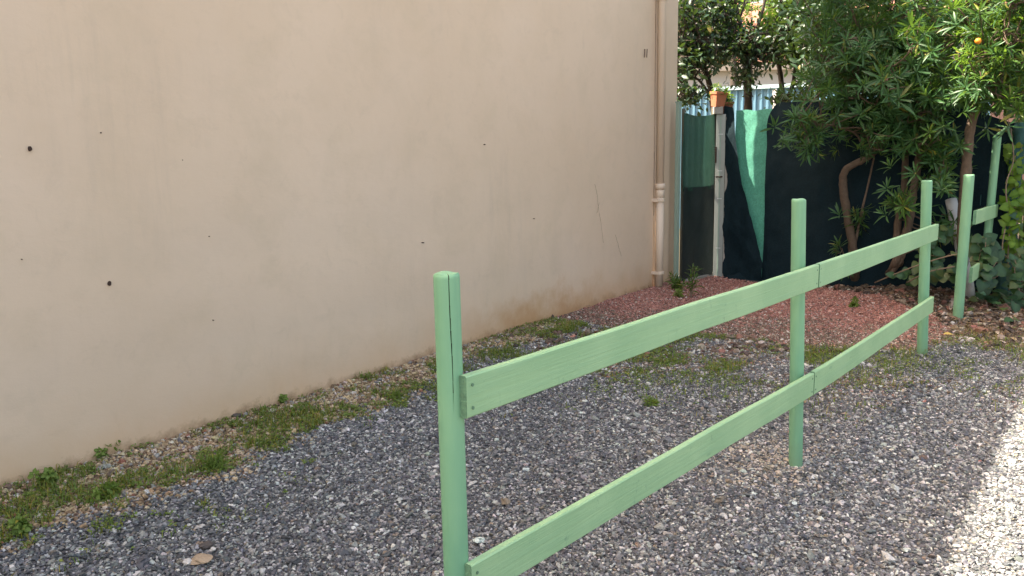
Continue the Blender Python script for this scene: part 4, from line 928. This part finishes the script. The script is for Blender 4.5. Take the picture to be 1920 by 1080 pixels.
creeper('creeper', 'big-leaved dark creeper swallowing the second fence piece and the white pipe', gb(1800, 7.5), P, D, .092, 'leaf_ivy',
        stems=[S_([(1640, 530, 7.7), (1700, 505, 7.4), (1760, 485, 7.2), (1800, 475, 7.1)]), S_([(1700, 530, 7.5), (1740, 510, 7.3), (1790, 500, 7.2)])])

# ------------------------------------------------------------------ grass, weeds, litter
def blades(x, y, h, lean, W, mat, name, tagd, zoff=0):
    n = len(x); z = hgt(x, y)+zoff; a = rng.random(n)*6.283; L = lean*h*rng.random(n); dx = np.cos(a)*L; dy = np.sin(a)*L; b = a+math.pi/2+rng.normal(0, .4, n); wx = np.cos(b)*W; wy = np.sin(b)*W
    P0 = np.c_[x-wx, y-wy, z-.005]; P1 = np.c_[x+wx, y+wy, z-.005]; P2_ = np.c_[x+dx*.35+wx*.8, y+dy*.35+wy*.8, z+h*.6]; P3 = np.c_[x+dx*.35-wx*.8, y+dy*.35-wy*.8, z+h*.6]; P4 = np.c_[x+dx, y+dy, z+h*(1-.25*lean)]
    V = np.stack([P0, P1, P2_, P3, P4], 1).reshape(-1, 3); i = np.arange(n)*5; c = np.zeros((n, 5, 4)); c[..., 0] = rng.random((n, 1)); c[..., 1] = (rng.random((n, 1)) < .5)*rng.random((n, 1))*.8; c[..., 3] = 1
    o = link(name, mesh_np(name, V, [np.c_[i, i+1, i+2, i+3], np.c_[i+3, i+2, i+4]], M[mat], True, c.reshape(-1, 4))); tag(o, kind='stuff', **tagd)
def vegetation():
    x, y = sample(17000, 2.6, 8.6); Z = zones(x, y); k = rng.random(len(x)) < Z['green']**1.3*.42; x, y = x[k], y[k]; n = len(x)
    tall = sstep(.52, .66, fbm(x, y, 2.2, 123)); blades(x, y, (.012+.030*rng.random(n)**1.5)*(1+.9*tall), 1.3, .0021, 'grass', 'short_grass', dict(label='patchy short grass in the pebbles along the wall and before the red gravel', cat='grass'))
    # small round-leaved weeds
    x, y = sample(2600, 2.6, 8.6); Z = zones(x, y); k = rng.random(len(x)) < Z['green']**1.5*.7; x, y = x[k], y[k]; n = len(x); m = 4
    X = np.repeat(x, m)+rng.normal(0, .006, n*m); Y = np.repeat(y, m)+rng.normal(0, .006, n*m); P = np.c_[X, Y, hgt(X, Y)+.006+.020*rng.random(n*m)]
    V, Fs, c = leaves(P, unit(np.c_[rng.normal(0, 1, (n*m, 2)), rng.random(n*m)*.6]), unit(np.c_[rng.normal(0, .4, (n*m, 2)), np.ones(n*m)]), .007+.010*rng.random(n*m), np.ones(n*m), 'round', .12)
    tag(link('ground_weeds', mesh_np('ground_weeds', V, Fs, M['grass'], True, c)), 'tiny round-leaved weeds mixed into the short grass', 'weeds', kind='stuff')
    # dry grass tufts around the second fence piece
    x = rng.normal(3.9, .7, 5000); y = rng.normal(6.4, .45, 5000); Z = zones(x, y); cl = fbm(x, y, 4, 99); k = ~Z['red'] & (cl > .52) & (x > 2.9); x, y = x[k], y[k]
    blades(x, y, .02+.05*rng.random(len(x)), 1.9, .0016, 'drygrass', 'dry_grass', dict(label='thin dry grass on the stony soil beside the second fence piece', cat='dry grass'))
    # dead leaves
    n = 2600; x, y = sample(700, 5.9, 9.4); Z = zones(x, y); k = (rng.random(len(x)) < Z['mul']*.85+Z['dirt']*.05+.03*Z['brown']+.012); x, y = x[k], y[k]; n = len(x)
    P = np.c_[x, y, hgt(x, y)+.012+.018*rng.random(n)]
    V, Fs, c = leaves(P, unit(np.c_[rng.normal(0, 1, (n, 2)), rng.normal(0, .25, n)]), unit(np.c_[rng.normal(0, .5, (n, 2)), np.ones(n)]), .022+.036*rng.random(n), np.full(n, 1.1), 'broad', 0)
    pal = pick([(30, .14, .09, .055), (25, .20, .14, .09), (22, .08, .052, .036), (4, .36, .27, .15), (8, .33, .27, .2)], n); c[:, :3] = np.repeat(pal, len(LT['broad'][0]), 0)
    tag(link('leaf_litter', mesh_np('leaf_litter', V, Fs, M['litter'], True, c)), 'brown fallen leaves littering the bed under the shrubs', 'leaf litter', kind='stuff')
vegetation()

def weed(name, label, x, y, n, hmin, hmax, L, kind='narrow', mat='grass', tilt=.5, W=1.1, nl=9, cat='weed', group=None):
    root = empty(name, (x, y, float(hgt(np.array([x]), np.array([y]))[0]))); tag(root, label, cat, group); st = MB(); C = []; A = []
    for k in range(n):
        a = random.random()*6.28; h = random.uniform(hmin, hmax); t = random.random()*tilt*h; p = np.array([math.cos(a)*t, math.sin(a)*t, h]); st.tube([(0, 0, -.01), (p[0]*.3, p[1]*.3, h*.5), p], [.0035, .003, .002], 5, False); C.append(p); A.append((p[0], p[1], h*.8))
        for q in (.45, .7): C.append(np.array([p[0]*q, p[1]*q, h*q])); A.append((p[0]+random.uniform(-.1, .1), p[1]+random.uniform(-.1, .1), h*.5))
    st.build('stems', M['twig'], root, True); V, Fs, c = rosette_leaves(np.array(C), np.array(A), nl, L, kind, W, 1, .06); link('leaves', mesh_np('leaves', V, Fs, M[mat], True, c), root); return root
p = g(1268, 545); weed('spurge_plant', 'low bright green tuft at the foot of the downpipe', p[0], p[1], 6, .06, .17, .08, 'narrow', 'leaf_far', .9, 1.1, 6)
p = g(1296, 560); weed('spurge_plant', 'taller upright weed with narrow leaves in front of the gate', p[0], p[1], 5, .16, .33, .085, 'narrow', 'leaf_far', .40, 1.1, 6)
p = g(1275, 560); weed('spurge_plant', 'small reddish-based weed between the two tufts in front of the gate', p[0], p[1], 4, .03, .08, .05, 'narrow', 'grass', .8, 1.3)
p = g(1600, 580); weed('spurge_plant', 'small straggly weed at the back edge of the red gravel', p[0], p[1], 5, .02, .07, .035, 'broad', 'grass', 1.2, 1.2)
p = g(1690, 690); 
for (px, py, n, h, lab) in ((92, 912, 9, .075, 'bushy little weed against the wall foot at the far left'), (196, 860, 6, .06, 'small grey-green weed at the wall foot with thin stalks'), (528, 757, 8, .06, 'rounded weed tuft against the middle of the wall foot'), (40, 1000, 10, .06, 'weed tuft on the pebbles near the lower left corner'), (200, 935, 10, .06, 'weed tuft at the edge of the grey gravel in the lower left')):
    p = g(px, py); weed('wall_weed', lab, p[0], p[1], n, .02, h, .03, 'round', 'grass', 1.6, 1.0, 7)
p = g(402, 885); weed('wall_weed', 'largest bright green weed clump where pebbles meet grey gravel', p[0], p[1], 12, .02, .07, .055, 'narrow', 'grass', 1.8, .8, 10)
p = g(968, 610); weed('tall_weed', 'thin tall grass stalks against the wall foot before the brown stain', p[0], p[1], 4, .12, .22, .05, 'narrow', 'drygrass', .25, .6, 3)
p = g(1225, 760); weed('wall_weed', 'isolated green tuft in the middle of the fenced grey gravel', p[0], p[1], 9, .015, .05, .04, 'narrow', 'grass', 1.8, .8, 9)
p = g(838, 745); weed('wall_weed', 'green tuft just behind the nearest fence post', p[0]-.3, p[1], 7, .015, .05, .04, 'narrow', 'grass', 1.8, .8, 9)

# loose single stones and a leaf
def stone(px, py, r, asp, mat, label, rz=0.0, name='stone'):
    p = g(px, py); bm = bmesh.new(); bmesh.ops.create_icosphere(bm, subdivisions=3, radius=1); sd = random.random()*30
    for v in bm.verts:
        k = 1+.75*(vnoise(v.co.x*1.3+sd, v.co.y*1.3+v.co.z, 1, 6)-.5)+.6*(vnoise(v.co.z*1.6+sd, v.co.x*1.1, 1, 8)-.5); v.co = Vector((v.co.x*asp[0]*k, v.co.y*asp[1]*k, v.co.z*asp[2]*min(k, .95)))*r
    me = bpy.data.meshes.new(name); bm.to_mesh(me); bm.free(); me.materials.append(M[mat]); ob = link(name, me, None, (p[0], p[1], r*asp[2]*.6+.008)); ob.rotation_euler = (.1, -.06, rz); tag(ob, label, 'stone'); return ob
stone(375, 1057, .032, (1.15, .95, .45), 'tanstone', 'flat tan stone, the largest on the grey gravel at lower left', .3)
stone(354, 1060, .018, (1, .9, .6), 'palestone', 'small pale stone touching the left side of the flat tan stone', 0)
stone(387, 1030, .022, (1.15, .9, .65), 'greystone', 'dark brown stone just behind the flat tan stone', .4)
stone(399, 1036, .011, (1, .9, .8), 'palestone', 'small white stone at the right side of the dark brown stone', 0)
stone(440, 787, .026, (1.1, .9, .7), 'greystone', 'dark reddish stone against the foot of the wall', .2)
stone(1628, 547, .055, (1.2, .9, .6), 'tanstone', 'brown stone lying in the bed under the left shrub', .2)
stone(1655, 528, .035, (1, .9, .7), 'greystone', 'dark stone by the roots of the middle shrub', .2)
V, Fs, c = leaves(np.zeros((1, 3)), np.array([[1, .2, .05]]), np.array([[0, -.2, 1.]]), np.array([.10]), np.array([1.]), 'broad', 0)
p = g(1768, 634); yl = link('fallen_leaf', mesh_np('fallen_leaf', V, Fs, M['yellowleaf'], True, c), None, (p[0], p[1], .03)); tag(yl, 'one yellow fallen leaf between the third and fourth green posts', 'leaf')

# ------------------------------------------------------------------ background beyond the garden
def background():
    a = at(1230, 190, 14.5); b = at(1720, 170, 12.5); d = unit(np.array([b[0]-a[0], b[1]-a[1]])); L = float(np.hypot(b[0]-a[0], b[1]-a[1])); rz = math.atan2(d[1], d[0])
    root = empty('sheet_metal_fence', (a[0], a[1], 0), rz); tag(root, 'pale blue ribbed sheet metal fence beyond the garden', 'fence'); Ht = 2.28
    n = int(L/1.0)
    base = None
    for k in range(n+1):
        if base is None:
            V = []; Fc = []; m = 0
            for j in range(10):
                x0 = j*.1; prof = [(0, 0), (.06, 0), (.07, -.025), (.09, -.025)]
                for (dx, dy) in prof: V += [(x0+dx, dy, 0), (x0+dx, dy, Ht)]
            m = len(V)//2; Fc = [(2*i, 2*i+2, 2*i+3, 2*i+1) for i in range(m-1)]
            base = MB().add(V, Fc).build('sheet_panel', M['bluemetal'], root)
        else: o = base.copy(); COL.objects.link(o); o.parent = root; o.location.x = k*1.0
    MB().box((-.2, -.05, Ht+.002), (L+1, .05, Ht+.06)).build('cap_rail', M['blue_cap'], root)
    for k in range(0, n+1, 2):
        MB().box((k*1.0-.03, -.10, 0), (k*1.0+.03, -.045, Ht-.02)).build('fence_post', M['whitepipe'], root)
    # white building
    a = at(1215, 150, 20); wb = empty('white_building', (a[0], a[1], 0), math.radians(-4)); tag(wb, 'low white building seen through the branches above the blue fence', 'building')
    MB().box((0, 0, 0), (7.5, 5, 3.05)).build('wall', M['whitewall'], wb); MB().box((-.15, -.25, 3.052), (7.7, 5.1, 3.2)).build('eave', M['shutter'], wb)
    for k in (1.9, 4.2): MB().box((k, -.02, .9), (k+1.1, .0-.001, 2.2)).build('window', M['glass'], wb)
    # ochre house with tiled roof
    a = at(1330, 100, 27); oh = empty('ochre_house', (a[0], a[1], 0), math.radians(6)); tag(oh, 'ochre house with a white eave and terracotta tiles glimpsed at top centre', 'house')
    MB().box((-4, 0, 0), (6, 7, 4.9)).build('wall', M['ochrewall'], oh); MB().box((-4.4, -.5, 4.902), (6.4, 7.3, 5.05)).build('eave', M['whitewall'], oh)
    mb = None
    for k in range(27):
        if mb is None: mb = MB().tube([(-4.3, -.5, 5.10), (-4.3, 3.4, 6.1)], .19, 8).build('roof_tile_row', M['roof'], oh, True)
        else: o = mb.copy(); COL.objects.link(o); o.parent = oh; o.location.x = k*.4
    for k in (-2.5, .5, 3.4):
        f = MB().box((k, -.03, 2.6), (k+1.0, -.002, 4.0)).build('window', M['shutter'], oh)
        MB().box((k+.08, -.04, 2.7), (k+.92, -.0305, 3.9)).build('pane', M['glass'], f)
    a = at(1480, 100, 23); ph = empty('pink_house', (a[0], a[1], 0), math.radians(-8)); tag(ph, 'pink house behind the slim twin-stemmed tree', 'house')
    MB().box((-1.2, 0, 0), (9, 6, 4.0)).build('wall', M['pinkwall'], ph); MB().box((-1.5, -.3, 4.002), (9.3, 6.3, 4.15)).build('eave', M['whitewall'], ph)
    mb = None
    for k in range(27):
        if mb is None: mb = MB().tube([(-1.4, -.3, 4.25), (-1.4, 3, 5.3)], .19, 8).build('roof_tile_row', M['roof'], ph, True)
        else: o = mb.copy(); COL.objects.link(o); o.parent = ph; o.location.x = k*.4
    MB().box((.6, -.03, 1.9), (1.6, -.002, 3.1)).build('window', M['glass'], ph)
background()
print('objects', len(bpy.data.objects))
